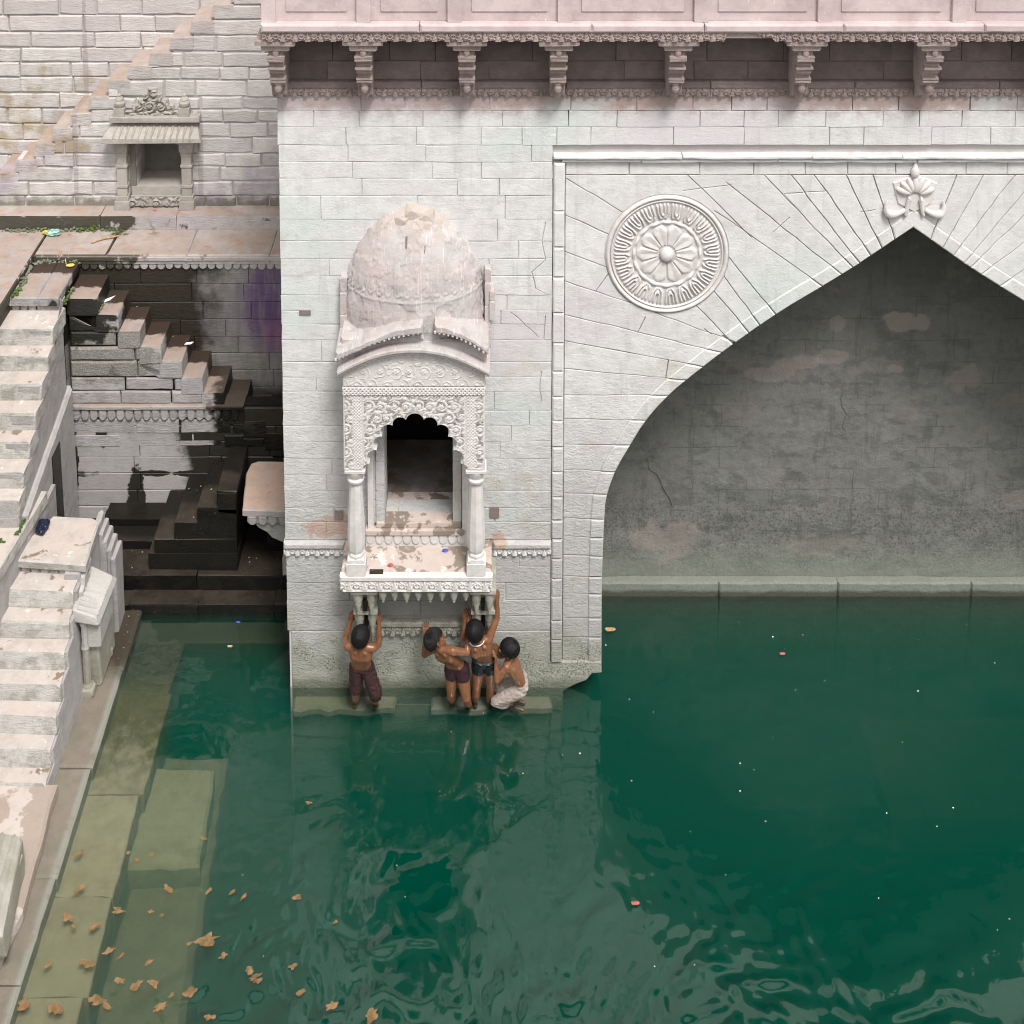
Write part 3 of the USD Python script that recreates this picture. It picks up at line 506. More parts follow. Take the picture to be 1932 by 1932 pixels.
# radiating voussoirs
LINES = [((0.717, 5.762), (1.423, 5.323)), ((0.719, 5.346), (1.26, 5.094)), ((0.694, 4.95), (1.236, 4.737)), ((0.696, 4.622), (1.427, 4.362)), ((0.692, 4.24), (2.316, 3.832)), ((0.833, 3.919), (2.32, 3.627)), ((0.835, 3.604), (2.133, 3.48)), ((0.836, 3.316), (1.98, 3.316)), ((0.838, 3.05), (1.738, 3.032)), ((0.84, 2.76), (1.54, 2.754)), ((0.842, 2.48), (1.403, 2.462)), ((0.843, 2.211), (1.321, 2.193)), ((0.845, 1.935), (1.279, 1.923)), ((0.846, 1.724), (1.281, 1.706)), ((0.848, 1.513), (1.283, 1.495)), ((0.849, 1.271), (1.285, 1.259)), ((0.85, 1.07), (1.287, 1.064)), ((0.852, 0.789), (1.29, 0.783)), ((0.854, 0.569), (1.292, 0.569)), ((2.40, 5.02), (2.961, 4.309)), ((2.36, 4.80), (2.786, 4.216)), ((2.25, 4.62), (2.779, 3.995)), ((2.10, 4.42), (2.61, 3.879)), ((1.83, 4.21), (2.458, 3.966)), ((2.428, 5.306), (3.374, 4.628)), ((2.549, 5.597), (3.585, 4.76)), ((2.892, 5.72), (3.738, 4.83)), ((3.411, 5.72), (3.972, 4.922)), ((3.736, 5.72), (4.126, 4.945)), ((4.016, 5.72), (4.224, 5.146)), ((3.17, 5.72), (3.842, 4.847)), ((2.10, 5.72), (2.60, 5.22))]
joints = []
for (p, q) in LINES:
    for mir in (0, 1):
        if mir and p[0] < 1.0 and q[1] < 3.7: continue
        a, b_ = np.array(p), np.array(q); d = (b_ - a) / np.linalg.norm(b_ - a); pts = dens([a - d * 0.06, b_ + d * 0.25], 0.12, 0.016, seed=p[0] * 9, closed=False); pts = np.vstack([pts, b_ + d * 0.25])
        if mir: pts = np.c_[8.9 - pts[:, 0], pts[:, 1]]
        joints.append(LineString(pts).buffer(0.005))
for seg in (((1.05, 5.12), (1.12, 4.82)), ((1.15, 4.45), (1.32, 4.70)), ((1.6, 4.0), (1.7, 4.22)), ((3.0, 5.1), (3.2, 5.3)), ((2.3, 4.05), (2.42, 3.95)), ((1.5, 5.55), (1.5, 5.72)), ((3.1, 5.52), (3.6, 5.55)), ((3.9, 5.32), (4.1, 5.35)), ((1.9, 3.5), (1.93, 3.75)), ((2.75, 4.62), (2.86, 4.8)), ((2.05, 5.55), (2.6, 5.62))): joints.append(LineString(dens(list(seg), 0.05, 0.01, seg[0][0], closed=False)).buffer(0.005))
J = unary_union(joints)
MC, MR = (1.895, 4.868), 0.645
medal_disc = Point(MC).buffer(MR, 48)
panel = sbox(0.836, 0.30, XR, 5.715).difference(unary_union([arch_out, medal_disc.buffer(0.004)])).difference(J)
above = courses(0.836, XR, [5.862, 5.722], 0.4, 0.75, r1)
lay(wall, 'stone', above, 0.022, 0.25, M['pale'], 0.007, ch=0.006, proud=0.003, r=r1)
for q in polys(panel):
    if q.bounds[2] < 0.85: continue
    put(wall, 'voussoir', lean(prism(ring(q, 0.003), 'y', 0.28, 0.022 + r1.uniform(-0.003, 0.003), 0.003, 0.003, 0.14, r1.random() * 40)), M['pale'])
for q in polys(rib_poly.intersection(sbox(1.0, 0.17, XR, 5.6)).difference(J)):
    put(wall, 'rib_stone', lean(prism(ring(q, 0.002), 'y', 0.30, 0.010 + r1.uniform(-0.002, 0.002), 0.012, 0.0, 0.0)), M['pale'])
# the soffit / body of the arch is the core; the round carved medallion
med = put(wall, 'medallion', lean(prism(np.array(medal_disc.exterior.coords)[:-1], 'y', 0.2, 0.03, 0.0)), M['carved'])
def polar(r0, r1_, t0, t1, h, nr, nt, base=0.03):
    R, T = np.meshgrid(np.linspace(r0, r1_, nr + 1), np.linspace(t0, t1, nt + 1)); Hh = h(R, T)
    v = np.c_[(MC[0] + R * np.cos(T)).ravel(), (base - Hh).ravel(), (MC[1] + R * np.sin(T)).ravel()]; I = np.arange(R.size).reshape(R.shape); a, b_, c, d = (q.ravel() for q in (I[:-1, :-1], I[:-1, 1:], I[1:, 1:], I[1:, :-1]))
    return lean(trimesh.Trimesh(v, np.vstack([np.c_[a, b_, c], np.c_[a, c, d]]), process=False))
put(med, 'rim', polar(0.565, MR, 0, 2 * math.pi, lambda R, T: np.maximum(0.036 * np.sqrt(np.clip(1 - ((R - 0.615) / 0.022) ** 2, 0, 1)), 0.026 * np.sqrt(np.clip(1 - ((R - 0.578) / 0.011) ** 2, 0, 1))) - 0.004, 22, 160), M['carved'], smooth=50)
put(med, 'inner_ring', polar(0.325, 0.365, 0, 2 * math.pi, lambda R, T: 0.03 * np.sqrt(np.clip(1 - ((R - 0.345) / 0.02) ** 2, 0, 1)) * (0.7 + 0.3 * np.cos(16 * T)) - 0.004, 8, 120), M['carved'], smooth=50)
for k in range(20):
    t = k * 2 * math.pi / 20 + 0.1; wdt = math.pi / 20 * 0.96
    def leafh(R, T, t=t, k=k):
        u = (T - t) / wdt; w = (R - 0.375) / 0.185
        dU = np.where(w > 0.45, np.abs(u), np.hypot(u, (0.45 - w) * 1.6)); e = np.clip(np.minimum(w * 9, (1 - w) * 7), 0, 1)
        return (0.026 * ramp01(np.cos(dU * 14.5 + 2.2), -0.2, 0.6) * ramp01(1.0 - dU, 0, 0.12) + 0.006) * e - 0.004
    put(med, 'leaf', polar(0.375, 0.56, t - wdt, t + wdt, leafh, 16, 18), M['carved'], smooth=50)
for k in range(10):
    t = k * math.pi / 5; wdt = math.pi / 10
    put(med, 'petal', polar(0.10, 0.315, t - wdt, t + wdt, lambda R, T, t=t: (0.03 * ramp01(1 - np.abs(T - t) / wdt, 0.02, 0.2) * (0.55 + 0.45 * np.abs(T - t) / wdt) * ramp01((0.315 - R) + 0.03 * np.cos((T - t) * 8), 0, 0.06) * (0.5 + R * 2.0)) - 0.004, 12, 16), M['carved'], smooth=50)
bs = trimesh.creation.icosphere(2, 0.075); bs.vertices *= (1, 0.8, 1); bs.apply_translation((MC[0], 0.02, MC[1])); put(med, 'boss', lean(bs), M['carved'], smooth=60)
# palmette over the crown of the arch
palm = put(wall, 'palmette', lean(prism(np.array([(4.28, 5.42), (4.22, 5.64), (4.34, 5.69), (4.45, 5.71), (4.56, 5.69), (4.68, 5.64), (4.62, 5.42), (4.45, 5.33)]), 'y', 0.2, 0.006, 0.008, 0.006, 0.05, 3)), M['carved'])
def blobm(c, r, rotdeg=0, sub=2):
    s = trimesh.creation.icosphere(sub, 1.0); s.vertices *= r; s.apply_transform(trimesh.transformations.rotation_matrix(math.radians(rotdeg), (0, 1, 0))); s.apply_translation((c[0], c[2], c[1])); return lean(s)
for k, a in enumerate((-72, -46, -22, 0, 22, 46, 72)):
    ar = math.radians(a); put(palm, 'lobe', blobm((4.45 + 0.125 * math.sin(ar), 5.53 + 0.10 * math.cos(ar), 0.0), (0.034, 0.035, 0.085), a), M['carved'], smooth=60)
for s in (-1, 1):
    put(palm, 'scroll', lean(tube([(4.45 + s * (0.05 + 0.05 * t), -0.005, 5.48 - 0.17 * t + 0.03 * math.sin(6 * t)) for t in np.linspace(0, 1, 9)], np.linspace(0.03, 0.018, 9))), M['carved'], smooth=60)
    put(palm, 'tusk', lean(tube([(4.45 + s * (0.10 + 0.20 * math.sin(t * 1.9)), -0.01, 5.32 + 0.045 - 0.07 * math.sin(t * math.pi) + 0.10 * t * t) for t in np.linspace(0, 1, 12)], np.r_[np.linspace(0.022, 0.045, 6), np.linspace(0.042, 0.008, 6)])), M['carved'], smooth=60)
put(palm, 'bud', blobm((4.445, 5.76, 0.0), (0.045, 0.04, 0.06)), M['carved'], smooth=60); put(palm, 'bud_tip', lean(lathe([(0.001, 0), (0.035, 0), (0.02, 0.05), (0.001, 0.10)], 10, (4.445, 0.005, 5.79), (1, 0.8))), M['carved'], smooth=60)
# lower carved string course with frieze, both sides of the balcony
for xa, xb in ((-2.14, -1.49), (0.09, 0.705)):
    put(wall, 'string_course', lean(prism([(xa, 1.625), (xb, 1.625), (xb, 1.70), (xa, 1.70)], 'y', 0.2, -0.05, 0.02, 0.004, 0.1, 2)), M['pale'])
    fz = relief(xa, xb, 1.545, 1.625, -0.012, lambda X, Z: 0.022 * scroll(X, Z, 0.105, 1.55, 1.62), 0.007); put(wall, 'carved_frieze', lean(cat(fz, prism([(xa, 1.55), (xb, 1.55), (xb, 1.62), (xa, 1.62)], 'y', 0.2, -0.01, 0.0))), M['carved'], smooth=40)
# ledge with frieze under the balcony between its brackets, and the sunk panel above it
put(wall, 'sill_band', lean(prism([(-1.16, 0.755), (-0.16, 0.755), (-0.16, 0.81), (-1.16, 0.81)], 'y', 0.2, -0.07, 0.012, 0.004, 0.1, 5)), M['carved_damp'])
put(wall, 'sill_frieze', lean(cat(relief(-1.16, -0.16, 0.655, 0.755, -0.04, lambda X, Z: 0.025 * scroll(X, Z, 0.11, 0.66, 0.75), 0.007), prism([(-1.16, 0.655), (-0.16, 0.655), (-0.16, 0.755), (-1.16, 0.755)], 'y', 0.2, -0.038, 0.0))), M['carved_damp'], smooth=40)
# small square putlog holes as dark brown blocks, their shade put into the colour
for (x, z, w, h) in ((-1.88, 4.245, 0.12, 0.05), (-1.55, 1.99, 0.09, 0.10), (0.10, 2.02, 0.10, 0.12)): put(wall, 'putlog_block', lean(bx(x - w / 2, x + w / 2, -0.012, 0.1, z - h / 2, z + h / 2, 0.004)), M['brown_band'])

# ================================================================== RECESS BEHIND THE ARCH
rec = thing('plaster_wall', 'dark grey mottled plaster wall deep inside the pointed arch', 'wall', (3.5, 1.3, 0))
def grid_wall(x0, x1, z0, z1, y, amp, sc, seed, cell=0.06):
    return relief(x0, x1, z0, z1, y, lambda X, Z: amp * (meshkit.fbm(np.stack([X * sc, Z * 0 + seed, Z * sc], -1), 5, seed) - 0.5), cell)
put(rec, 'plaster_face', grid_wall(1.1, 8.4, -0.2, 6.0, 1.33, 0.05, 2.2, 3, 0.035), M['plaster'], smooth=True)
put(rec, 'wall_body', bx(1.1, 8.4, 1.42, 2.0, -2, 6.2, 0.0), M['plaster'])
x = 1.1
while x < 8.3:
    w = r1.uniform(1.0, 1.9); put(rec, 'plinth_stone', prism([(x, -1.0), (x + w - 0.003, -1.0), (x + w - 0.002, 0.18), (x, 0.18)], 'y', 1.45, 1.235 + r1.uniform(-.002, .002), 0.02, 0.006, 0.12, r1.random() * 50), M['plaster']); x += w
pts = [(1.72, 1.98), (1.86, 1.86), (1.9, 1.62), (2.0, 1.55), (2.07, 1.36), (2.16, 1.25), (2.2, 1.05)]
put(rec, 'crack', tube([(p[0], 1.318, p[1]) for p in dens(pts, 0.06, 0.03, 2, closed=False)], 0.0045, 5), M['niche_inside'])
pts = [(4.08, 2.55), (4.1, 2.38), (4.14, 2.3), (4.12, 2.15), (4.2, 2.06)]
put(rec, 'crack', tube([(p[0], 1.318, p[1]) for p in dens(pts, 0.06, 0.03, 5, closed=False)], 0.003, 5), M['plaster'])

# ================================================================== GALLERY ABOVE
gal = thing('stone_gallery', 'projecting pink sandstone gallery on carved brackets along the top', 'gallery', (3.0, 0, 6.5))
GN = -0.40
r2 = random.Random(21)
# wall face between the brackets
lay(gal, 'backing_stone', courses(-2.14, XR, [7.42, 7.18, 6.93, 6.735], 0.45, 1.0, r2), 0.03, 0.25, M['brown_band'], 0.004, ch=0.003, r=r2)
put(gal, 'backing_wall', lean(bx(-2.12, XR, 0.07, 1.25, 6.6, 9.6, 0.0)), M['brown_band'])
for k, xx in enumerate(np.arange(-2.13, XR, 1.48)):
    xb = min(xx + 1.474, XR); put(gal, 'lower_band', lean(prism([(xx, 6.665), (xb, 6.665), (xb, 6.735), (xx, 6.735)], 'y', 0.2, -0.035, 0.01)), M['brown_band'])
    put(gal, 'lower_frieze', lean(cat(relief(xx, xb, 6.585, 6.665, -0.02, lambda X, Z: 0.022 * scroll(X, Z, 0.115, 6.585, 6.66), 0.009), prism([(xx, 6.59), (xb, 6.59), (xb, 6.66), (xx, 6.66)], 'y', 0.2, -0.018, 0.0))), M['red'], smooth=40)
BR = [-2.08, -1.21, -0.18, 0.735, 1.92, 3.19, 4.47, 5.72, 6.95]
def bracket(x, seed):
    rb = random.Random(seed); br = UsdGeom.Xform.Define(stage, numbered(str(gal.GetPath()), 'bracket'))
    put(br, 'capital', lean(cat(bx(x - .20, x + .20, GN - 0.03, 0.05, 7.265, 7.315, 0.01, .003), bx(x - .14, x + .14, GN, 0.05, 7.205, 7.262, 0.014, .003))), M['red'])
    prof = [(-0.36, 7.20), (-0.37, 7.08), (-0.31, 7.04), (-0.32, 6.95), (-0.26, 6.90), (-0.25, 6.80), (-0.19, 6.76), (-0.17, 6.66), (-0.11, 6.62), (-0.05, 6.585), (0.05, 6.585), (0.05, 7.20)]
    w = 0.075
    put(br, 'shaft', lean(cat(prism(prof, 'x', x - w, x + w, 0.012, 0.006, 0.05, seed))), M['red'])
    for k, (n0, z0, ww) in enumerate(((-0.375, 7.13, .088), (-0.375, 7.10, .085), (-0.335, 7.0, .086), (-0.275, 6.87, .08), (-0.27, 6.84, .078))):
        put(br, 'ridge', lean(bx(x - ww, x + ww, n0 - 0.012, n0 + 0.06, z0 - 0.012, z0 + 0.012, 0.006, .003)), M['red'])
    put(br, 'leaf', lean(lathe([(0.002, -0.07), (0.03, -0.02), (0.036, 0.02), (0.02, 0.05), (0.002, 0.06)], 8, (x, -0.375, 7.17), (1, 0.7))), M['red'], smooth=50)
    put(br, 'pendant', lean(cat(lathe([(0.002, -0.10), (0.03, -0.08), (0.042, -0.04), (0.03, -0.01), (0.05, 0.01), (0.05, 0.05), (0.03, 0.08), (0.002, 0.1)], 10, (x, -0.235, 6.80), (1, 0.8)), lathe([(0.002, -0.06), (0.03, -0.04), (0.045, 0.0), (0.03, 0.06), (0.002, 0.08)], 10, (x, -0.145, 6.66), (1, 0.8)))), M['red'], smooth=50)
for k, x in enumerate(BR): bracket(x, 100 + k)
# soffit slab, carved frieze (chipped in places), ledge, panels
put(gal, 'soffit_slab', lean(bx(-2.19, XR, GN + 0.05, 0.1, 7.33, 7.6, 0.0)), M['brown_band'])
xx = -2.20; k = 0
while xx < XR:
    w = r2.uniform(0.75, 1.5); xb = min(xx + w, XR)
    def keepf(X, Z, k=k):
        chip = meshkit.fbm(np.stack([X * 2.3, X * 0, X * 0 + 4], -1), 4, 6); return Z > 7.318 + 0.10 * ramp01(chip, 0.6, 0.72) * ramp01(X, 0.9, 1.3) * ramp01(-X, -3.3, -2.4)
    put(gal, 'frieze', lean(cat(relief(xx, xb - 0.004, 7.318, 7.41, GN - 0.03, lambda X, Z: 0.024 * scroll(X, Z, 0.125, 7.32, 7.41) + 0.004 * floral(X, Z, 20, 4), 0.009, keepf), prism([(xx, 7.345), (xb - 0.004, 7.345), (xb - 0.004, 7.41), (xx, 7.41)], 'y', 0.1, GN - 0.025, 0.0))), M['red'], smooth=40)
    xx = xb; k += 1
xx = -2.21
while xx < XR:
    w = r2.uniform(1.1, 2.0); xb = min(xx + w, XR); put(gal, 'ledge', lean(prism([(xx, 7.412), (xb - 0.004, 7.412), (xb - 0.004, 7.50), (xx, 7.50)], 'y', 0.1, GN - 0.07, 0.02, 0.004, 0.12, k)), M['pink']); xx = xb; k += 1
PL = [-2.14, -1.2, -0.3, 0.79, 2.14, 3.36, 4.69, 5.9, 7.1, 8.25]
for k in range(len(PL) - 1):
    xa, xb = PL[k] + 0.07, PL[k + 1] - 0.07
    pn = put(gal, 'parapet_panel', lean(bx(xa, xb, GN + 0.03, 0.1, 7.502, 8.35, 0.004)), M['pink'])
    put(gal, 'panel_border', lean(cat(bx(xa + 0.1, xb - 0.1, GN + 0.018, GN + 0.05, 7.60, 8.3, 0.006))), M['pink'])
    put(gal, 'pilaster', lean(cat(bx(PL[k] - 0.07, PL[k] + 0.07, GN - 0.012, 0.1, 7.502, 8.36, 0.008))), M['pink'])
put(gal, 'coping', lean(bx(-2.25, XR, GN - 0.06, 0.2, 8.36, 8.46, 0.02)), M['pink'])

# ================================================================== JHAROKHA BALCONY
r3 = random.Random(33)
jh = thing('carved_balcony', 'pale carved stone balcony with half dome and cusped arch above the boys', 'balcony', (-0.72, 0, 1.5))
XL, XRr, FN = -1.485, 0.07, -0.50
put(jh, 'floor_slab', lean(prism([(XL, FN + 0.02), (XRr, FN + 0.02), (XRr, 0.02), (XL, 0.02)], 'z', 1.555, 1.70, 0.012, 0.008, 0.1, 2), B), M['balcony_floor'])
put(jh, 'front_lip', lean(prism([(XL - 0.01, 1.645), (XRr + 0.01, 1.645), (XRr + 0.01, 1.705), (XL - 0.01, 1.705)], 'y', FN + 0.06, FN - 0.005, 0.012, 0.006, 0.08, 7)), M['carved'])
put(jh, 'front_frieze', lean(cat(relief(XL, XRr, 1.555, 1.645, FN + 0.012, lambda X, Z: 0.022 * scroll(X, Z, 0.155, 1.555, 1.645), 0.007), prism([(XL, 1.558), (XRr, 1.558), (XRr, 1.645), (XL, 1.645)], 'y', 0.0, FN + 0.014, 0.0))), M['carved'], smooth=40)
put(jh, 'bead_moulding', lean(prism([(XL + 0.02, 1.528), (XRr - 0.02, 1.528), (XRr - 0.02, 1.553), (XL + 0.02, 1.553)], 'y', 0.0, FN - 0.005, 0.01, 0.003, 0.05, 3)), M['carved'])
BELL = [(0.002, -0.155), (0.014, -0.145), (0.017, -0.12), (0.026, -0.112), (0.026, -0.098), (0.036, -0.088), (0.036, -0.068), (0.048, -0.058), (0.048, -0.035), (0.056, -0.022), (0.056, 0.0), (0.002, 0.0)]
for k in range(8):
    x = -1.055 + k * 0.1225; sc = 1.0 if k % 3 else 0.85
    put(jh, 'pendant', lean(lathe([(a, b_ * (0.95 if k % 2 else 1.1)) for a, b_ in BELL], 14, (x, FN + 0.07, 1.527))), M['carved_damp'], smooth=35)
put(jh, 'soffit_beam', lean(bx(-1.15, -0.13, FN + 0.13, 0.02, 1.44, 1.55, 0.01)), M['carved_damp'])
for xc in (-1.245, -0.02):
    br = UsdGeom.Xform.Define(stage, numbered(str(jh.GetPath()), 'bracket'))
    prof = [(FN + 0.12, 1.528), (FN + 0.13, 1.36), (-0.30, 1.24), (-0.26, 1.05), (-0.17, 0.90), (-0.10, 0.74), (-0.02, 0.66), (0.05, 0.66), (0.05, 1.528)]
    put(br, 'bracket_body', lean(prism(prof, 'x', xc - 0.115, xc + 0.115, 0.01, 0.004, 0.07, xc)), M['carved_damp'])
    put(br, 'top_plate', lean(bx(xc - 0.135, xc + 0.135, FN + 0.02, -0.02, 1.488, 1.526, 0.008)), M['carved_damp'])
    for s in (-1, 1):
        put(br, 'pendant', lean(cat(lathe([(a * 1.02, b_ * 1.9) for a, b_ in BELL], 14, (xc + s * 0.068, FN + 0.10, 1.487)))), M['carved_damp'], smooth=35)
        put(br, 'pendant', lean(cat(lathe([(a * 1.0, b_ * 1.75) for a, b_ in BELL], 14, (xc + s * 0.066, FN + 0.21, 1.16)))), M['carved_damp'], smooth=35)
        put(br, 'pendant', lean(cat(lathe([(a * 0.9, b_ * 1.4) for a, b_ in BELL], 14, (xc + s * 0.06, FN + 0.33, 0.90)))), M['carved_damp'], smooth=35)
    put(br, 'tier_plate', lean(bx(xc - 0.125, xc + 0.125, FN + 0.14, -0.05, 1.16, 1.20, 0.008)), M['carved_damp'])
    put(br, 'tier_plate', lean(bx(xc - 0.11, xc + 0.11, FN + 0.27, -0.02, 0.90, 0.93, 0.008)), M['carved_damp'])
    put(br, 'recess', lean(bx(xc - 0.022, xc + 0.022, FN + 0.10, FN + 0.2, 1.235, 1.36, 0.003)), M['wet']); put(br, 'recess', lean(bx(xc - 0.02, xc + 0.02, FN + 0.215, FN + 0.3, 0.95, 1.12, 0.003)), M['wet'])  # near-black strips between the pendants: shade of a gap put into their colour
# columns
for xc in (-1.325, -0.09):
    col = UsdGeom.Xform.Define(stage, numbered(str(jh.GetPath()), 'column')); yc = FN + 0.095
    put(col, 'base', lean(cat(bx(xc - .098, xc + .098, yc - .095, yc + .095, 1.701, 1.83, 0.012), bx(xc - .085, xc + .085, yc - .082, yc + .082, 1.83, 1.87, 0.03))), M['carved'])
    put(col, 'shaft', lean(lathe([(0.080, 1.87), (0.083, 1.90), (0.070, 1.92), (0.088, 1.96), (0.092, 2.08), (0.088, 2.2), (0.075, 2.45), (0.066, 2.62), (0.060, 2.70)], 8, (xc, yc, 0))), M['carved'], smooth=25)
    put(col, 'neck_ring', lean(lathe([(0.07, 2.695), (0.088, 2.70), (0.09, 2.72), (0.07, 2.735)], 16, (xc, yc, 0))), M['carved'], smooth=40)
    put(col, 'capital', lean(cat(lathe([(0.07, 2.73), (0.078, 2.76), (0.095, 2.79), (0.098, 2.82), (0.002, 2.825)], 14, (xc, yc, 0)), bx(xc - .105, xc + .105, yc - .095, yc + .095, 2.822, 2.845, 0.008))), M['carved'], smooth=35)
    put(jh, 'rear_pilaster', lean(bx(xc + (0.09 if xc < -1 else -0.15), xc + (0.15 if xc < -1 else -0.09), -0.09, 0.02, 1.70, 3.0, 0.015)), M['carved'])
# doorway: frame, sill with tongues, chamber behind
for xa, xb in ((-1.255, -1.155), (-0.245, -0.20)):
    for za, zb in zip((1.92, 2.18, 2.42, 2.68, 2.92), (2.175, 2.415, 2.675, 2.915, 3.3)): put(jh, 'jamb_stone', lean(bx(xa, xb, -0.03, 0.02, za, zb, 0.008, .002)), M['pale'])
for xa, xb in ((-1.15, -1.062), (-0.338, -0.25)):
    for za, zb in zip((1.93, 2.3, 2.62), (2.295, 2.615, 3.4)): put(jh, 'inner_jamb', lean(bx(xa, xb, -0.045, 0.16, za, zb, 0.008, .002)), M['pale'])
put(jh, 'sill', lean(bx(-1.15, -0.25, -0.07, 0.10, 1.895, 1.948, 0.01, .003)), M['balcony_floor']); put(jh, 'sill', lean(bx(-1.26, -0.20, -0.11, 0.02, 1.84, 1.892, 0.01, .003)), M['balcony_floor'])
for k in range(11):
    x = -1.21 + k * 0.096; t = np.linspace(math.pi, 2 * math.pi, 7); pts = [(x - .043, 1.838)] + [(x + .043 * math.cos(q), 1.775 + .045 * math.sin(q)) for q in t] + [(x + .043, 1.838)]
    put(jh, 'sill_tongue', lean(prism(pts, 'y', 0.0, -0.10, 0.008)), M['carved'])
put(jh, 'sill_backing', lean(bx(-1.26, -0.20, -0.085, 0.02, 1.70, 1.838, 0.004)), M['carved'])
ch = []
ch += [bx(-1.9, 0.5, 0.30, 3.2, 1.84, 1.90, 0.0), bx(-1.9, 0.5, 0.31, 3.2, 3.5, 3.6, 0.0), bx(-1.9, 0.5, 1.30, 1.4, 1.8, 3.6, 0.0), bx(-2.0, -1.9, 0.31, 3.3, 1.8, 3.6, 0.0), bx(0.5, 0.6, 0.31, 3.3, 1.8, 3.6, 0.0)]
put(jh, 'chamber_floor', lean(ch[0]), M['chamber']); put(jh, 'chamber_walls', lean(cat(*ch[1:])), M['wet'])  # walls near black: darkness of the unlit room put into their colour
put(jh, 'threshold', lean(bx(-1.06, -0.34, 0.0, 0.42, 1.86, 1.925, 0.01)), M['balcony_floor'])
# cusped arch panel
CXA = -0.712
discs = [Point(CXA, 3.36).buffer(0.095)] + [Point(CXA + q * dx, z).buffer(r_) for q in (-1, 1) for dx, z, r_ in ((0.15, 3.335, 0.078), (0.265, 3.25, 0.084), (0.345, 3.125, 0.08), (0.405, 2.975, 0.085), (0.46, 2.84, 0.075))]
opening = unary_union(discs + [Polygon([(CXA - .50, 2.3), (CXA + .50, 2.3), (CXA + .46, 2.86), (CXA + .405, 2.98), (CXA + .345, 3.13), (CXA + .265, 3.25), (CXA + .15, 3.34), (CXA, 3.36), (CXA - .15, 3.34), (CXA - .265, 3.25), (CXA - .345, 3.13), (CXA - .405, 2.98), (CXA - .46, 2.86)])])
pan = sbox(-1.44, 2.846, 0.0, 3.66).difference(opening)
PN = FN + 0.02
for k, q in enumerate(polys(pan)): put(jh, 'arch_panel', lean(prism(ring(q, 0.002), 'y', PN + 0.13, PN, 0.008)), M['carved'])
shp = pan.buffer(-0.012)
def keep_in(pg): return lambda x, z: shapely.contains_xy(pg, x, z)
def panel_h(X, Z):
    d = np.minimum(X + 1.44, -X); side = (d < 0.185)
    f = 0.008 * floral(X, Z, 21, 2) + 0.002; la = 0.007 + 0.012 * lattice(X, Z)
    h = np.where(side & (d > 0.10), la, f); fr = ramp01(np.abs(d - 0.195), 0.004, 0.014)
    return h * fr * np.where(d < 0.012, 0.0, 1) - 0.002
put(jh, 'carved_relief', lean(relief(-1.43, -0.01, 2.85, 3.65, PN, panel_h, 0.0075, keep_in(shp))), M['carved'], smooth=50)
put(jh, 'lattice_band', lean(cat(relief(-1.44, 0.0, 3.665, 3.735, PN - 0.012, lambda X, Z: 0.003 + 0.014 * lattice(X, Z, 0.04), 0.007), prism([(-1.445, 3.665), (0.005, 3.665), (0.005, 3.735), (-1.445, 3.735)], 'y', PN + 0.13, PN, 0.003))), M['carved'], smooth=50)
# tympanum under a segmental eave
def seg(x, rise, z0): return z0 + rise * (1 - ((x + 0.72) / 0.80) ** 2)
xt = np.linspace(-1.44, 0.0, 25); tym = Polygon([(-1.44, 3.742), (0.0, 3.742)] + [(x, seg(x, 0.27, 3.86)) for x in xt[::-1]])
for xa, xb in ((-1.5, -0.735), (-0.725, 0.1)):
    for q in polys(tym.intersection(sbox(xa, 3, xb, 5))): put(jh, 'tympanum', lean(prism(ring(q, 0.001), 'y', PN + 0.13, PN + 0.004, 0.006)), M['carved'])
tk = tym.buffer(-0.012)
def tym_h(X, Z):
    e = seg(X, 0.27, 3.86) - Z; h = 0.0095 * floral(X, Z, 17, 5); b2 = 0.010 + 0.012 * lattice(X, Z, 0.06)
    return np.where(e < 0.075, b2, h) * ramp01(np.abs(e - 0.08), 0.003, 0.012) * ramp01(np.abs(X + 0.73), 0.004, 0.012) - 0.002
put(jh, 'tympanum_relief', lean(relief(-1.43, -0.01, 3.75, 4.13, PN + 0.004, tym_h, 0.0075, keep_in(tk))), M['carved'], smooth=50)
for (o0, o1, nf, mt) in ((0.0, 0.035, -0.065, 'carved'), (0.037, 0.085, -0.10, 'dome')):
    xo = np.linspace(-1.49, 0.05, 25); pg = [(x, seg(x, 0.27, 3.845) + o0) for x in xo] + [(x, seg(x, 0.27, 3.845) + o1) for x in xo[::-1]]
    put(jh, 'eave_moulding', lean(prism(pg, 'y', 0.0, FN + nf + 0.04, 0.012, 0.004, 0.06, 6)), M[mt])
drum_p = [(-1.46, 3.87)] + [(x, seg(x, 0.27, 3.93)) for x in np.linspace(-1.46, 0.02, 13)] + [(0.02, 3.87), (0.02, 4.34), (-1.46, 4.34)]
dpoly = Polygon([(-1.46, 3.9)] + [(x, seg(x, 0.27, 3.91)) for x in np.linspace(-1.46, 0.02, 15)] + [(0.02, 4.20), (-1.46, 4.24)]).buffer(0)
for q in polys(dpoly): put(jh, 'drum', lean(prism(ring(q, 0.002), 'y', 0.05, FN + 0.06, 0.02, 0.006, 0.1, 9)), M['dome'])
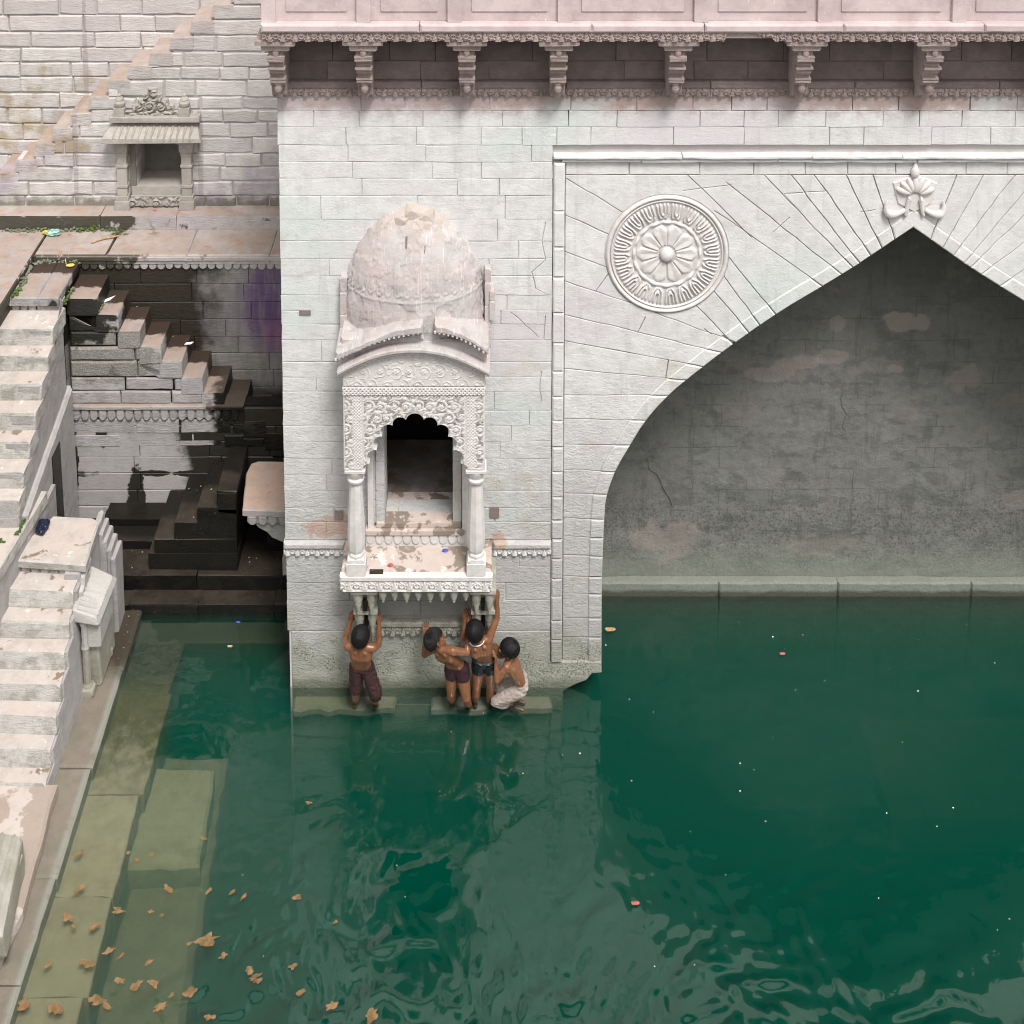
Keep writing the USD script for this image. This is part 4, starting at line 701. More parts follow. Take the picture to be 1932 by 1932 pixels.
# the broken chajja eave: two surviving pieces with rows of beads
def chajja(x0, x1, za, zb, seed):
    tp = np.linspace(0, 1, 7); P0 = [(x0 + (x1 - x0) * t, za + (zb - za) * t + 0.05 * math.sin(t * math.pi)) for t in tp]
    pg = P0 + [(p[0], p[1] + 0.085) for p in P0[::-1]]; cp = UsdGeom.Xform.Define(stage, numbered(str(jh.GetPath()), 'eave_piece'))
    put(cp, 'slab', lean(prism(pg, 'y', 0.0, FN - 0.06, 0.022, 0.03, 0.05, seed)), M['dome'])
    put(cp, 'bead_row', lean(cat(*[lathe([(0.002, -0.02), (0.013, -0.012), (0.013, 0.008), (0.002, 0.014)], 6, (p[0] + dx, FN - 0.045, p[1] + dz)) for p in dens(P0, 0.045, closed=False) for dx, dz in ((0, 0.01), (0.02, 0.035))])), M['carved'])
chajja(-1.5, -0.62, 4.07, 4.36, 3); chajja(-0.50, 0.03, 4.36, 4.12, 8)
put(jh, 'drum_relief', lean(relief(-1.44, -0.62, 4.0, 4.34, FN + 0.058, lambda X, Z: 0.03 * floral(X, Z, 9, 8), 0.009, lambda x, z: (z > seg(x, 0.27, 3.98)) & (z < 4.09 + 0.30 * (x + 1.45) / 0.85))), M['dome'], smooth=50)
# dome
zd = np.array([4.02, 4.42, 4.55, 4.7, 4.87, 5.02, 5.14, 5.25, 5.33, 5.39, 5.42]); rd = np.array([0.735, 0.728, 0.715, 0.69, 0.635, 0.56, 0.475, 0.365, 0.25, 0.13, 0.005]); sd = PchipInterpolator(zd, rd)
zz2 = np.linspace(4.02, 5.42, 130); ta = np.linspace(math.pi, 2 * math.pi, 200); TT, ZZ = np.meshgrid(ta, zz2); RR = sd(ZZ)
nz = meshkit.fbm(np.stack([np.cos(TT) * RR * 5, np.sin(TT) * RR * 5, ZZ * 5], -1), 4, 3) - 0.5; RR = RR + 0.028 * nz + 0.012 * ramp01(meshkit.fbm(np.stack([np.cos(TT) * RR * 9, np.sin(TT) * RR * 9, ZZ * 5], -1), 4, 13), 0.5, 0.56) + 0.09 * ramp01(ZZ, 5.1, 5.3) * (meshkit.fbm(np.stack([np.cos(TT) * 4, np.sin(TT) * 4, ZZ * 9], -1), 4, 7) - 0.5)
ub = (ZZ - 4.62) / 0.16; RR += np.where((ub > 0) & (ub < 1), 0.008 * ramp01(np.cos(np.hypot(((TT - math.pi) * 22 / math.pi % 1 - 0.5) * 2, np.clip(0.55 - ub, 0, 1) * 2) * 9), 0.1, 0.7), 0) + 0.010 * np.exp(-((ZZ - 4.60) / 0.012) ** 2)
RR = np.maximum(RR, 0.0); vv = np.c_[(-0.735 + RR * np.cos(TT)).ravel(), (0.04 + RR * np.sin(TT) * 0.66).ravel(), ZZ.ravel()]; I = np.arange(TT.size).reshape(TT.shape); a, b_, c, d = (q.ravel() for q in (I[:-1, :-1], I[:-1, 1:], I[1:, 1:], I[1:, :-1]))
put(jh, 'dome', lean(trimesh.Trimesh(vv, np.vstack([np.c_[a, b_, c], np.c_[a, c, d]]), process=False)), M['dome'], smooth=40)
put(jh, 'dome_stump', lean(cat(bx(-0.93, -0.79, -0.16, 0.05, 5.18, 5.34, 0.05, .02), bx(-0.80, -0.68, -0.12, 0.05, 5.26, 5.41, 0.05, .025), bx(-0.70, -0.52, -0.14, 0.05, 5.20, 5.36, 0.06, .02))), M['dome'])
put(jh, 'dome_crack', lean(tube([(-0.62 + 0.012 * math.sin(t * 9), 0.04 - 0.66 * math.sqrt(max(0, sd(4.75 + 0.42 * t) ** 2 - 0.115 ** 2)) + 0.004, 4.75 + 0.42 * t) for t in np.linspace(0, 1, 10)], 0.006, 5)), M['brown_band'])
put(jh, 'dome_crack', lean(tube([(-0.80, 0.04 - 0.66 * math.sqrt(max(0, sd(5.10 + 0.1 * t) ** 2 - 0.06 ** 2)), 5.10 + 0.1 * t) for t in np.linspace(0, 1, 6)], 0.012, 6)), M['brown_band'])
for xa, xb, zb, zt in ((-1.50, -1.43, 3.90, 4.72), (0.0, 0.06, 3.95, 4.80), (0.05, 0.10, 4.25, 4.55)):
    z = zb; 
    while z < zt - 0.05:
        h = r3.uniform(0.12, 0.25); put(jh, 'side_block', lean(bx(xa, xb, -0.16 + 0.10 * (z - zb), 0.04, z, min(z + h - 0.006, zt), 0.012, .004)), M['dome']); z += h

# ================================================================== LEFT RECESS
# ---- niche wall with the diagonal steps
NW = 3.46
r4 = random.Random(44)
nw = thing('niche_wall', 'weathered stone wall with diagonal steps climbing up behind the small shrine', 'wall', (-4.5, 3.7, 3.6))
SX = [-6.37, -6.12, -5.87, -5.63, -5.39, -5.14, -4.9, -4.62, -4.34, -4.06, -3.79, -3.51, -3.25, -2.98, -2.72, -2.46]
SZ = [3.85, 4.05, 4.23, 4.44, 4.65, 4.86, 5.08, 5.30, 5.49, 5.66, 5.88, 6.09, 6.30, 6.50, 6.7, 6.9]
stairs_front = Polygon([(SX[0] - 1, 3.0)] + [(SX[0] - 1, SZ[0])] + [q for k in range(len(SX) - 1) for q in ((SX[k], SZ[k]), (SX[k], SZ[k + 1]))] + [(-1.9, SZ[-1]), (-1.9, 3.0)])
zc = [3.58, 3.74, 3.93, 4.13, 4.31, 4.53, 4.73, 4.90, 5.07, 5.30, 5.47, 5.67, 5.89, 6.10, 6.30, 6.5, 6.7, 6.9]
opening_n = sbox(-4.56, 3.86, -3.96, 4.60)
fc = courses(-6.6, -1.95, zc, 0.38, 0.85, r4)
outside = sbox(-9, 0, 2, 9).difference(stairs_front.buffer(-0.006)).union(opening_n)
lay(nw, 'stone', fc, NW, 0.25, M['upper'], 0.017, cut=outside, ch=0.012, proud=0.009, wob=0.022, r=r4)
zc2 = [3.6, 3.82, 4.04, 4.25, 4.47, 4.69, 4.90, 5.12, 5.32, 5.52, 5.74, 5.97, 6.2, 6.42, 6.65, 6.88, 7.1]
lay(nw, 'stone', [c for c in courses(-7.2, -2.9, zc2, 0.45, 1.0, r4) if c[3] > SZ[0] + (c[1] - SX[0]) * 0.0 and (c[3] > np.interp(c[0], SX, SZ) - 0.1)], NW + 0.53, 0.2, M['upper'], 0.017, ch=0.012, proud=0.009, wob=0.022, r=r4)
put(nw, 'rear_core', lean(bx(-7.6, -1.95, NW + 0.56, NW + 0.9, 3.0, 7.3, 0.0)), M['mortar'])
ch_ = prism(ring(stairs_front.difference(opening_n), 0.001)[:], 'y', NW + 0.5, NW + 0.02, 0.0)
sf = stairs_front.buffer(-0.02)
parts_core = [lean(prism(ring(q, 0.001), 'y', NW + 0.55, NW + 0.02, 0.0)) for pg in (sf.intersection(sbox(-9, 3, -4.56, 9)), sf.intersection(sbox(-3.96, 3, 0, 9)), sf.intersection(sbox(-4.56, 4.60, -3.96, 9)), sf.intersection(sbox(-4.56, 3, -3.96, 3.86))) for q in polys(pg)]
put(nw, 'front_core', cat(*parts_core), M['mortar'])
for k in range(len(SX) - 1):
    x0, x1, z = SX[k], SX[k + 1], SZ[k + 1]
    y0 = NW + B * z
    put(nw, 'step', hexa([(x0 - 0.02, y0 - 0.012, z - 0.17), (x1 + 0.01, y0 - 0.012, z - 0.17), (x1 + 0.01, y0 + 0.56, z - 0.17), (x0 - 0.02, y0 + 0.56, z - 0.17), (x0, y0 - 0.008, z), (x1 + 0.01, y0 - 0.008, z), (x1 + 0.01, y0 + 0.56, z), (x0, y0 + 0.56, z)], 0.016, 0.004), M['upper_step'])
# upper building far above (outside the frame, seen only in the water)
up = thing('upper_house', 'weathered sandstone house standing above the stepped wall at upper left', 'house', (-5, 5.2, 7.2))
put(up, 'wall', bx(-12, -2.2, 5.2, 9.0, 7.2, 13.5, 0.0), M['red'])
put(up, 'cornice', bx(-12.1, -2.1, 5.0, 5.3, 13.2, 13.5, 0.03), M['red'])
put(nw, 'upper_backing', bx(-12, -2.2, 4.6, 5.15, 3.0, 7.3, 0.0), M['mortar'])

# ---- shrine niche on that wall
shn = thing('wall_shrine', 'small carved stone shrine niche with two pillars on the upper left wall', 'shrine', (-4.26, 3.7, 3.6))
def pil(x0, x1):
    p = UsdGeom.Xform.Define(stage, numbered(str(shn.GetPath()), 'pillar'))
    put(p, 'base', lean(cat(bx(x0 - .02, x1 + .02, NW - .13, NW + .05, 3.60, 3.72, 0.012, .004), bx(x0 - .005, x1 + .005, NW - .115, NW + .05, 3.72, 3.78, 0.015, .003))), M['niche'])
    put(p, 'shaft', lean(cat(bx(x0 + .012, x1 - .012, NW - .095, NW + .05, 3.78, 4.34, 0.014, .003))), M['niche'])
    put(p, 'ring', lean(cat(bx(x0, x1, NW - .108, NW + .05, 3.90, 3.93, 0.008), bx(x0, x1, NW - .108, NW + .05, 4.17, 4.20, 0.008), bx(x0 + .003, x1 - .003, NW - .103, NW + .05, 4.32, 4.36, 0.008))), M['niche'])
    put(p, 'capital', lean(cat(bx(x0 - .01, x1 + .01, NW - .12, NW + .05, 4.37, 4.50, 0.02, .004), bx(x0 - .03, x1 + .03, NW - .14, NW + .05, 4.50, 4.545, 0.01))), M['niche'])
pil(-4.80, -4.65); pil(-3.96, -3.81)
put(shn, 'canopy', lean(hexa([(-4.94, NW - .27, 4.57), (-3.64, NW - .27, 4.57), (-3.72, NW + .05, 4.64), (-4.88, NW + .05, 4.64), (-4.93, NW - .27, 4.63), (-3.66, NW - .27, 4.63), (-3.78, NW + .05, 4.77), (-4.82, NW + .05, 4.77)], 0.012, .006)), M['niche'])
for k in range(13):
    x = -4.78 + k * 0.082; put(shn, 'canopy_rib', lean(hull([(x - .02, NW - .275, 4.60), (x + .02, NW - .275, 4.60), (x - .018, NW - .10, 4.715), (x + .018, NW - .10, 4.715), (x, NW - .275, 4.655), (x, NW - .10, 4.735)])), M['niche'])
put(shn, 'shelf', lean(bx(-4.86, -3.70, NW - .13, NW + .03, 4.785, 4.845, 0.014, .008)), M['niche'])
st = [(-4.74, 4.85), (-4.74, 4.90), (-4.58, 4.90), (-4.58, 4.98), (-4.52, 4.98), (-4.50, 5.06), (-4.44, 5.06), (-4.42, 5.13), (-4.38, 5.13), (-4.37, 5.21), (-4.26, 5.21), (-4.25, 5.13), (-4.20, 5.13), (-4.18, 5.06), (-4.12, 5.06), (-4.10, 4.98), (-4.04, 4.98), (-4.04, 4.90), (-3.90, 4.90), (-3.90, 4.85)]
crest = Polygon(st)
put(shn, 'crest', lean(cat(prism(st, 'y', NW + 0.03, NW - 0.045, 0.006), relief(-4.72, -3.92, 4.855, 5.2, NW - 0.045, lambda X, Z: 0.028 * floral(X, Z, 17, 3), 0.01, keep_in(crest.buffer(-0.008))))), M['niche'], smooth=30)
for x in (-4.74, -3.90):
    put(shn, 'finial_pot', lean(cat(bx(x - .07, x + .07, NW - .11, NW + .03, 4.85, 4.96, 0.01), lathe([(0.05, 4.96), (0.068, 4.98), (0.072, 5.02), (0.05, 5.05), (0.055, 5.06), (0.045, 5.085), (0.024, 5.10), (0.028, 5.12), (0.002, 5.15)], 12, (x, NW - 0.04, 0)))), M['niche'], smooth=35)
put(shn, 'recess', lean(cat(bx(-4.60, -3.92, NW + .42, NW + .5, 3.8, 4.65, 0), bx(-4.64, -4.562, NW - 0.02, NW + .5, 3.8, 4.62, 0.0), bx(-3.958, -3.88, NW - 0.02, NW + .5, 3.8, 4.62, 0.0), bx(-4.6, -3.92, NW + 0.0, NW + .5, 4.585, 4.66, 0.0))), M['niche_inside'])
put(shn, 'recess_floor', lean(bx(-4.62, -3.9, NW - .03, NW + .45, 3.76, 3.878, 0.006)), M['niche'])
put(shn, 'sill_frieze', lean(cat(relief(-4.63, -3.97, 3.63, 3.76, NW - 0.05, lambda X, Z: 0.03 * floral(X, Z, 16, 6), 0.01), prism([(-4.63, 3.62), (-3.97, 3.62), (-3.97, 3.76), (-4.63, 3.76)], 'y', NW + .05, NW - 0.048, 0.0))), M['niche'], smooth=40)

# ---- ledge and terrace below the niche wall
r5 = random.Random(55)
led = thing('stone_ledge', 'long purple grey stone ledge at the foot of the shrine wall', 'ledge', (-4.5, 3.5, 3.42))
x = -7.4
while x < -2.0:
    w = r5.uniform(0.9, 1.5); xb = min(x + w, -1.95); put(led, 'ledge_stone', hexa([(x, 3.40, 3.3), (xb - .006, 3.40, 3.3), (xb - .006, 3.95, 3.3), (x, 3.95, 3.3), (x, 3.42, 3.60), (xb - .006, 3.42, 3.60), (xb - .006, 3.95, 3.60), (x, 3.95, 3.60)], 0.02, .004), M['terrace']); x = xb
ter = thing('stone_terrace', 'reddish brown flagstone terrace with a scalloped edge above the dark wall', 'terrace', (-4.5, 3.0, 3.3))
x = -7.4
while x < -2.0:
    w = r5.uniform(0.75, 1.15); xb = min(x + w, -1.95)
    y0 = 2.79 if x > -5.75 else (2.79 if xb > -5.62 else 0.4)
    if x <= -5.75 and xb > -5.63: xb = -5.63; y0 = 0.4
    put(ter, 'flagstone', prism([(x, y0), (xb - .008, y0 + r5.uniform(-.01, .01)), (xb - .008, 3.41), (x, 3.41)], 'z', 3.30, 3.42 + r5.uniform(-.003, .003), 0.015, 0.008, 0.12, r5.random() * 50), M['terrace']); x = xb
put(ter, 'terrace_body', cat(bx(-7.4, -1.95, 2.86, 3.41, -1, 3.31, 0.0), bx(-7.4, -5.66, 0.42, 2.86, -1, 3.31, 0.0)), M['dark_wall'])
put(ter, 'edge_band', prism([(-5.60, 3.345), (-1.98, 3.345), (-1.98, 3.40), (-5.60, 3.40)], 'y', 2.9, 2.775, 0.008, 0.005, 0.1, 2), M['terrace'])
for k in range(34):
    x = -5.52 + k * 0.105; t = np.linspace(math.pi, 2 * math.pi, 7); e = rng.uniform(-.006, .008)
    put(ter, 'edge_tongue', prism([(x - .049, 3.343)] + [(x + .049 * math.cos(q), 3.265 + e + .05 * math.sin(q)) for q in t] + [(x + .049, 3.343)], 'y', 2.88, 2.80 + rng.uniform(-.006, .006), 0.010), M['terrace'])
# ---- dark wall behind the side flight
dw = thing('damp_wall', 'damp stained wall under the terrace, black with algae and purple at right', 'wall', (-3.6, 2.8, 1.5))
lay(dw, 'stone', courses(-5.2, -1.98, [3.27, 3.02, 2.78, 2.55, 2.32, 2.1, 1.88, 1.66, 1.45, 1.2], 0.5, 1.0, r5), 2.625, 0.1, M['dark_wall'], 0.007, ch=0.006, r=r5)
put(dw, 'wall_core', lean(bx(-5.2, -1.98, 2.65, 2.72, -1, 3.3, 0.0)), M['dark_wall'])
# ---- side flight of steps going down to the right
fa = thing('side_staircase', 'side flight of worn steps descending right against the damp wall', 'staircase', (-4.6, 2.3, 1.5))
FX = [-4.71, -4.46, -4.2, -3.95, -3.70, -3.45, -3.2, -2.95, -2.69, -2.47, -2.22, -1.97]; FZ = [3.14, 2.93, 2.72, 2.52, 2.34, 2.13, 1.93, 1.75, 1.56, 1.4, 1.22, 1.05]
x0 = -5.06
for k, (x1, z) in enumerate(zip(FX, FZ)):
    y0 = 2.10 + B * z; zb = FZ[k + 1] - 0.01 if k + 1 < len(FZ) else z - 0.2
    put(fa, 'step', hexa([(x0 - 0.01, y0 - 0.02, z - 0.21), (x1 + 0.012, y0 - 0.02, z - 0.21), (x1 + 0.012, 2.86, z - 0.21), (x0 - 0.01, 2.86, z - 0.21), (x0 - 0.01, y0, z), (x1, y0, z), (x1, 2.86, z), (x0 - 0.01, 2.86, z)], 0.02, .005), M['flight']); x0 = x1
front_poly = Polygon([(-5.08, 1.79)] + [(-5.08, FZ[0])] + [(-5.06, FZ[0])] + [q for k in range(len(FX) - 1) for q in ((FX[k], FZ[k]), (FX[k], FZ[k + 1]))] + [(-1.97, FZ[-1]), (-1.97, 0.9), (-3.0, 1.79)])
fcells = courses(-5.06, -1.97, [2.93, 2.72, 2.52, 2.34, 2.13, 1.95, 1.785, 1.6, 1.4, 1.22], 0.5, 0.85, r5)
stairmask = sbox(-9, -2, 3, 9).difference(Polygon([(-5.08, 0)] + [(-5.08, FZ[1])] + [q for k in range(1, len(FX) - 1) for q in ((FX[k] - .25, FZ[k] - 0.205), (FX[k], FZ[k] - .205))] + [(-1.97, 0)]).buffer(0.001))
lay(fa, 'riser_stone', fcells, 2.10, 0.3, M['flight'], 0.012, cut=stairmask, ch=0.016, proud=0.008, wob=0.01, r=r5)
put(fa, 'flight_core', cat(*[lean(bx(a - .27, a - .004, 2.125, 2.5, -1, z - 0.15, 0.0)) for a, z in zip(FX, FZ)] + [lean(bx(-5.06, -4.72, 2.125, 2.5, -1, 2.98, 0.0))]), M['wet'])
put(fa, 'fringe_band', lean(prism([(-5.07, 1.735), (-2.95, 1.735), (-2.95, 1.785), (-5.07, 1.785)], 'y', 2.3, 2.055, 0.01, 0.01, 0.1, 5)), M['flight'])
for k in range(19):
    x = -5.0 + k * 0.108; t = np.linspace(math.pi, 2 * math.pi, 7); put(fa, 'fringe_tongue', lean(prism([(x - .046, 1.733)] + [(x + .046 * math.cos(q), 1.64 + .055 * math.sin(q)) for q in t] + [(x + .046, 1.733)], 'y', 2.2, 2.07, 0.012)), M['flight'])
sw = thing('stained_wall', 'pale block wall streaked with black water stains under the side flight', 'wall', (-4.2, 2.2, 0.5))
lay(sw, 'stone', courses(-5.12, -1.97, [1.735, 1.50, 1.30, 1.10, 0.885, 0.66, 0.45, 0.2, -0.1], 0.7, 1.2, r5), 2.105, 0.2, M['stained'], 0.006, ch=0.006, r=r5, proud=0.004)
put(sw, 'wall_core', lean(bx(-5.2, -1.97, 2.14, 2.3, -1, 1.75, 0.0)), M['wet'])
# ---- black wet flight and tiers below
wf = thing('wet_steps', 'black algae covered steps descending left to the water', 'staircase', (-3.4, 1.4, 0.0))
WX = [(-3.12, 1.28), (-3.36, 1.07), (-3.63, 0.88), (-3.87, 0.68), (-3.94, 0.50)]
xr = -2.90
for k, (x, z) in enumerate(WX):
    y0 = 1.28 + B * z; put(wf, 'step', hexa([(x, y0 - .01, -0.6 if k == 4 else z - 0.22), (xr, y0 - .01, z - 0.22), (xr, 2.12, z - 0.22), (x, 2.12, z - 0.22), (x, y0, z), (xr, y0, z), (xr, 2.12, z), (x, 2.12, z)], 0.015, .006), M['wet'])
for k, (x, z) in enumerate(WX): put(wf, 'step_body', bx(x + .01, -2.905, 1.34, 2.15, -1, z - 0.02, 0.0), M['wet'])
for (xa, xb, ya, yb, z, j) in ((-5.1, -1.97, 1.22, 2.2, 0.29, 0), (-5.1, -1.97, 1.0, 1.3, 0.10, 1), (-4.62, -3.5, 1.86, 2.15, 0.50, 2), (-4.66, -3.8, 1.62, 2.15, 0.40, 3), (-2.6, -1.97, 1.6, 2.2, 1.1, 4)):
    xx = xa
    while xx < xb - .05:
        w = r5.uniform(0.6, 1.1); x2 = min(xx + w, xb); put(wf, 'tier_stone', bx(xx, x2 - .006, ya, yb, -1.0, z + r5.uniform(-.006, .006), 0.014, .006), M['wet']); xx = x2
# ---- small platform on a corbel beside the front wall
pf_ = thing('corbel_platform', 'small reddish slab platform on a corbel beside the tall pale wall', 'platform', (-2.5, 1.5, 1.2))
put(pf_, 'slab', prism([(-2.83, 1.93), (-2.86, 1.75), (-2.79, 1.16), (-1.98, 1.12), (-1.98, 1.95), (-2.75, 1.97)], 'z', 1.12, 1.20, 0.012, 0.008, 0.08, 3), M['platform'])
put(pf_, 'fringe_band', bx(-2.74, -1.98, 1.17, 1.8, 1.02, 1.118, 0.012), M['platform'])
for k in range(6):
    x = -2.68 + k * 0.118; t = np.linspace(math.pi, 2 * math.pi, 7); put(pf_, 'fringe_tongue', prism([(x - .05, 1.115)] + [(x + .05 * math.cos(q), 1.05 + .05 * math.sin(q)) for q in t] + [(x + .05, 1.115)], 'y', 1.3, 1.15, 0.01), M['platform'])
put(pf_, 'corbel', prism([(-2.68, 1.02), (-2.62, 0.93), (-2.52, 0.87), (-2.47, 0.80), (-2.34, 0.74), (-2.28, 0.62), (-2.22, 0.5), (-1.98, 0.45), (-1.98, 1.02)], 'y', 1.8, 1.19, 0.015, 0.006, 0.05, 2), M['platform'])
for k, (za, zb) in enumerate(((0.27, 0.5), (0.5, 0.72), (0.05, 0.26))): put(pf_, 'support_stone', bx(-2.36 + 0.04 * k, -1.98, 1.23, 1.8, za, zb - .008, 0.015, .004), M['platform'])

# ---- upper landing and front stair B
r6 = random.Random(66)
sb = thing('upper_staircase', 'upper left flight of pale worn steps below a scalloped landing', 'staircase', (-5.4, 1.6, 2.5))
LZ = 3.34
for xa, xb in ((-5.62, -5.32), (-5.32, -5.06)):
    put(sb, 'landing_slab', prism([(xa, 1.99), (xb - .005, 1.99), (xb - .005, 2.82), (xa, 2.82)], 'z', LZ - .11, LZ + r6.uniform(-.003, .003), 0.015, 0.010, 0.1, xa), M['flight'])
put(sb, 'landing_slab', prism([(-6.6, 1.99), (-5.625, 1.99), (-5.625, 2.3), (-6.6, 2.3)], 'z', LZ - .11, LZ, 0.015, 0.01, 0.1, 3), M['step'])
for k in range(12):
    x = -6.2 + k * 0.10; t = np.linspace(math.pi, 2 * math.pi, 7); put(sb, 'landing_tongue', prism([(x - .042, LZ - .112)] + [(x + .042 * math.cos(q), LZ - .17 + .04 * math.sin(q)) for q in t] + [(x + .042, LZ - .112)], 'y', 2.2, 2.03, 0.01), M['step'])
put(sb, 'landing_body', cat(bx(-6.6, -5.09, 2.06, 2.8, -1, LZ - .1, 0.0)), M['flight'])
BZ = [LZ - 0.195 * (k + 1) for k in range(8)]; BY = [1.66, 1.45, 1.21, 0.97, 0.76, 0.54, 0.36, 0.14]
for k in range(7):
    z, yf = BZ[k], BY[k]; yb = 2.06 if k == 0 else BY[k - 1]; xa = -6.8
    while xa < -5.05:
        w = r6.uniform(0.7, 1.6); xb = min(xa + w, -5.03); xb = -5.03 if -5.03 - xb < 0.3 else xb
        put(sb, 'step', hexa([(xa, yf - .02, z - 0.20), (xb - .005, yf - .02, z - 0.20), (xb - .005, yb + .05, z - 0.2), (xa, yb + .05, z - 0.2), (xa, yf, z), (xb - .005, yf, z), (xb - .005, yb + .05, z), (xa, yb + .05, z)], 0.026, .007), M['step']); xa = xb
for k in range(7): put(sb, 'step_body', bx(-6.8, -5.06, BY[k] + .03, 2.1, -1, BZ[k] - 0.12, 0.0), M['side_face'])
# its ragged side face and the sloping stringer with dark streaks
side = [(2.04, LZ - .02)] + [q for k in range(7) for q in ((BY[k - 1] if k else 2.04, BZ[k] - .01), (BY[k], BZ[k] - .01))] + [(0.34, 1.76), (0.34, 0.5), (2.10, 0.5)]
side = [(a - .012, b_ - .012) for a, b_ in side]
put(sb, 'side_wall', prism(side, 'x', -5.3, -5.042, 0.02, 0.012, 0.10, 5), M['side_face'])
put(sb, 'stringer', prism([(2.08, 2.12), (0.42, 1.72), (0.42, 0.0), (2.08, 0.0)], 'x', -5.2, -4.985, 0.03, 0.02, 0.10, 9), M['side_face'])
put(sb, 'drain_channel', bx(-5.1, -4.975, 1.25, 1.52, 0.2, 1.80, 0.01), M['wet'], label='dark wet vertical drain streak')
# mid landing and its retaining wall
ml = thing('middle_landing', 'smooth pinkish landing slab at the foot of the upper left steps', 'landing', (-5.6, 0.2, 1.7))
edge = [(-4.93, 0.90), (-4.98, 0.42), (-5.05, -0.25), (-5.14, -0.95), (-5.2, -1.6)]
put(ml, 'slab', prism([(-7.2, 0.95)] + edge[0:1] + edge[1:] + [(-7.2, -1.6)], 'z', 1.50, 1.66, 0.02, 0.008, 0.12, 4), M['step'])
put(ml, 'retaining_wall', prism([(-7.2, 1.2), (-4.94, 1.2)] + [(a - 0.015, b_) for a, b_ in edge] + [(-7.2, -1.6)], 'z', -1, 1.498, 0.0, 0.008, 0.12, 4), M['side_face'])
# ---- lower landing and stair C
sc = thing('lower_staircase', 'lower left flight of pale steps running down to the quay', 'staircase', (-4.8, -0.3, 0.2))
CZ0 = 1.39
put(sc, 'landing_slab', prism([(-4.86, 0.84), (-4.40, 0.81), (-4.31, 0.76), (-4.27, 0.12), (-5.14, 0.20)], 'z', CZ0 - .09, CZ0, 0.018, 0.008, 0.09, 7), M['step'])
for k in range(8):
    x = -5.06 + k * 0.105; yy = 0.20 - (x + 5.14) * 0.092; t = np.linspace(math.pi, 2 * math.pi, 7); put(sc, 'landing_tongue', prism([(x - .046, CZ0 - .092)] + [(x + .046 * math.cos(q), CZ0 - .15 + .045 * math.sin(q)) for q in t] + [(x + .046, CZ0 - .092)], 'y', yy + .2, yy + .03, 0.01), M['step'])
put(sc, 'landing_body', prism([(-4.88, 0.82), (-4.36, 0.78), (-4.32, 0.17), (-5.12, 0.25)], 'z', -1, CZ0 - .09, 0.0), M['side_face'])
for k in range(7):
    z = 1.22 - 0.17 * k; yf = -0.04 - 0.205 * k; xr_ = -4.36 + 0.010 * k; xl = -5.45 if k else -5.2; yb = yf + 0.26
    put(sc, 'step', hexa([(xl, yf - .03, z - 0.175), (xr_ + .02, yf - .015 - .05, z - 0.175), (xr_ + .01, yb, z - 0.175), (xl, yb + .03, z - 0.175), (xl, yf + .03, z), (xr_, yf - .02, z), (xr_, yb, z), (xl, yb + .03, z)], 0.028, .006), M['step'])
    put(sc, 'step_body', bx(-5.5, xr_ - .01, yf + .07, yb + 0.1, -1, z - 0.1, 0.0), M['side_face'])
sidec = [(0.16, CZ0 - .12), (0.16, 1.20)] + [q for k in range(7) for q in ((-0.04 - .205 * k + .20 if k else 0.10, 1.22 - .17 * k - .012), (-0.04 - .205 * k, 1.22 - .17 * k - .012))] + [(-1.29, 0.02), (-1.3, -0.5), (0.78, -0.5), (0.78, CZ0 - .1)]
sidec = [(0.78, CZ0 - .1), (0.10, CZ0 - .1)] + [q for k in range(7) for q in ((-0.04 - .205 * (k - 1) if k else 0.10, 1.205 - .17 * k), (-0.04 - .205 * k, 1.205 - .17 * k))] + [(-1.29, -0.5), (0.78, -0.5)]
sm = prism(sidec, 'x', -4.5, -4.335, 0.015, 0.006, 0.09, 5); v = np.array(sm.vertices); front = v[:, 0] > -4.45; v[front, 0] += 0.055 * (1.3 - v[front, 2]) / 1.3; put(sc, 'side_wall', trimesh.Trimesh(v, sm.faces, process=False), M['side_face'])
# foot landing
fl = thing('foot_landing', 'worn landing flag at the foot of the lower steps, brown with wet mud', 'landing', (-4.6, -1.9, 0.2))
def mud(g, mid, fine):
    n = g.noise(2.2, 6.0, 0.6, off=(3, 3, 0)); x, y, z = g.xyz()
    return [(g.mul(g.ss(g.math('add', n, g.mul(x, 0.30)), -0.86, -0.83), 0.6), (0.25, 0.185, 0.14), 0.55)]
M['mud'] = stone('muddy_flag', (0.50, 0.46, 0.42), (0.38, 0.34, 0.30), tread=(0.47, 0.41, 0.375), layers=mud, vary=0, bump=0.5)
put(fl, 'flagstone', prism([(-5.6, -1.22), (-4.19, -1.25), (-4.19, -1.45), (-4.15, -1.9), (-4.12, -2.45), (-4.2, -3.0), (-5.6, -3.0)], 'z', 0.05, 0.17, 0.025, 0.012, 0.1, 3), M['mud'])
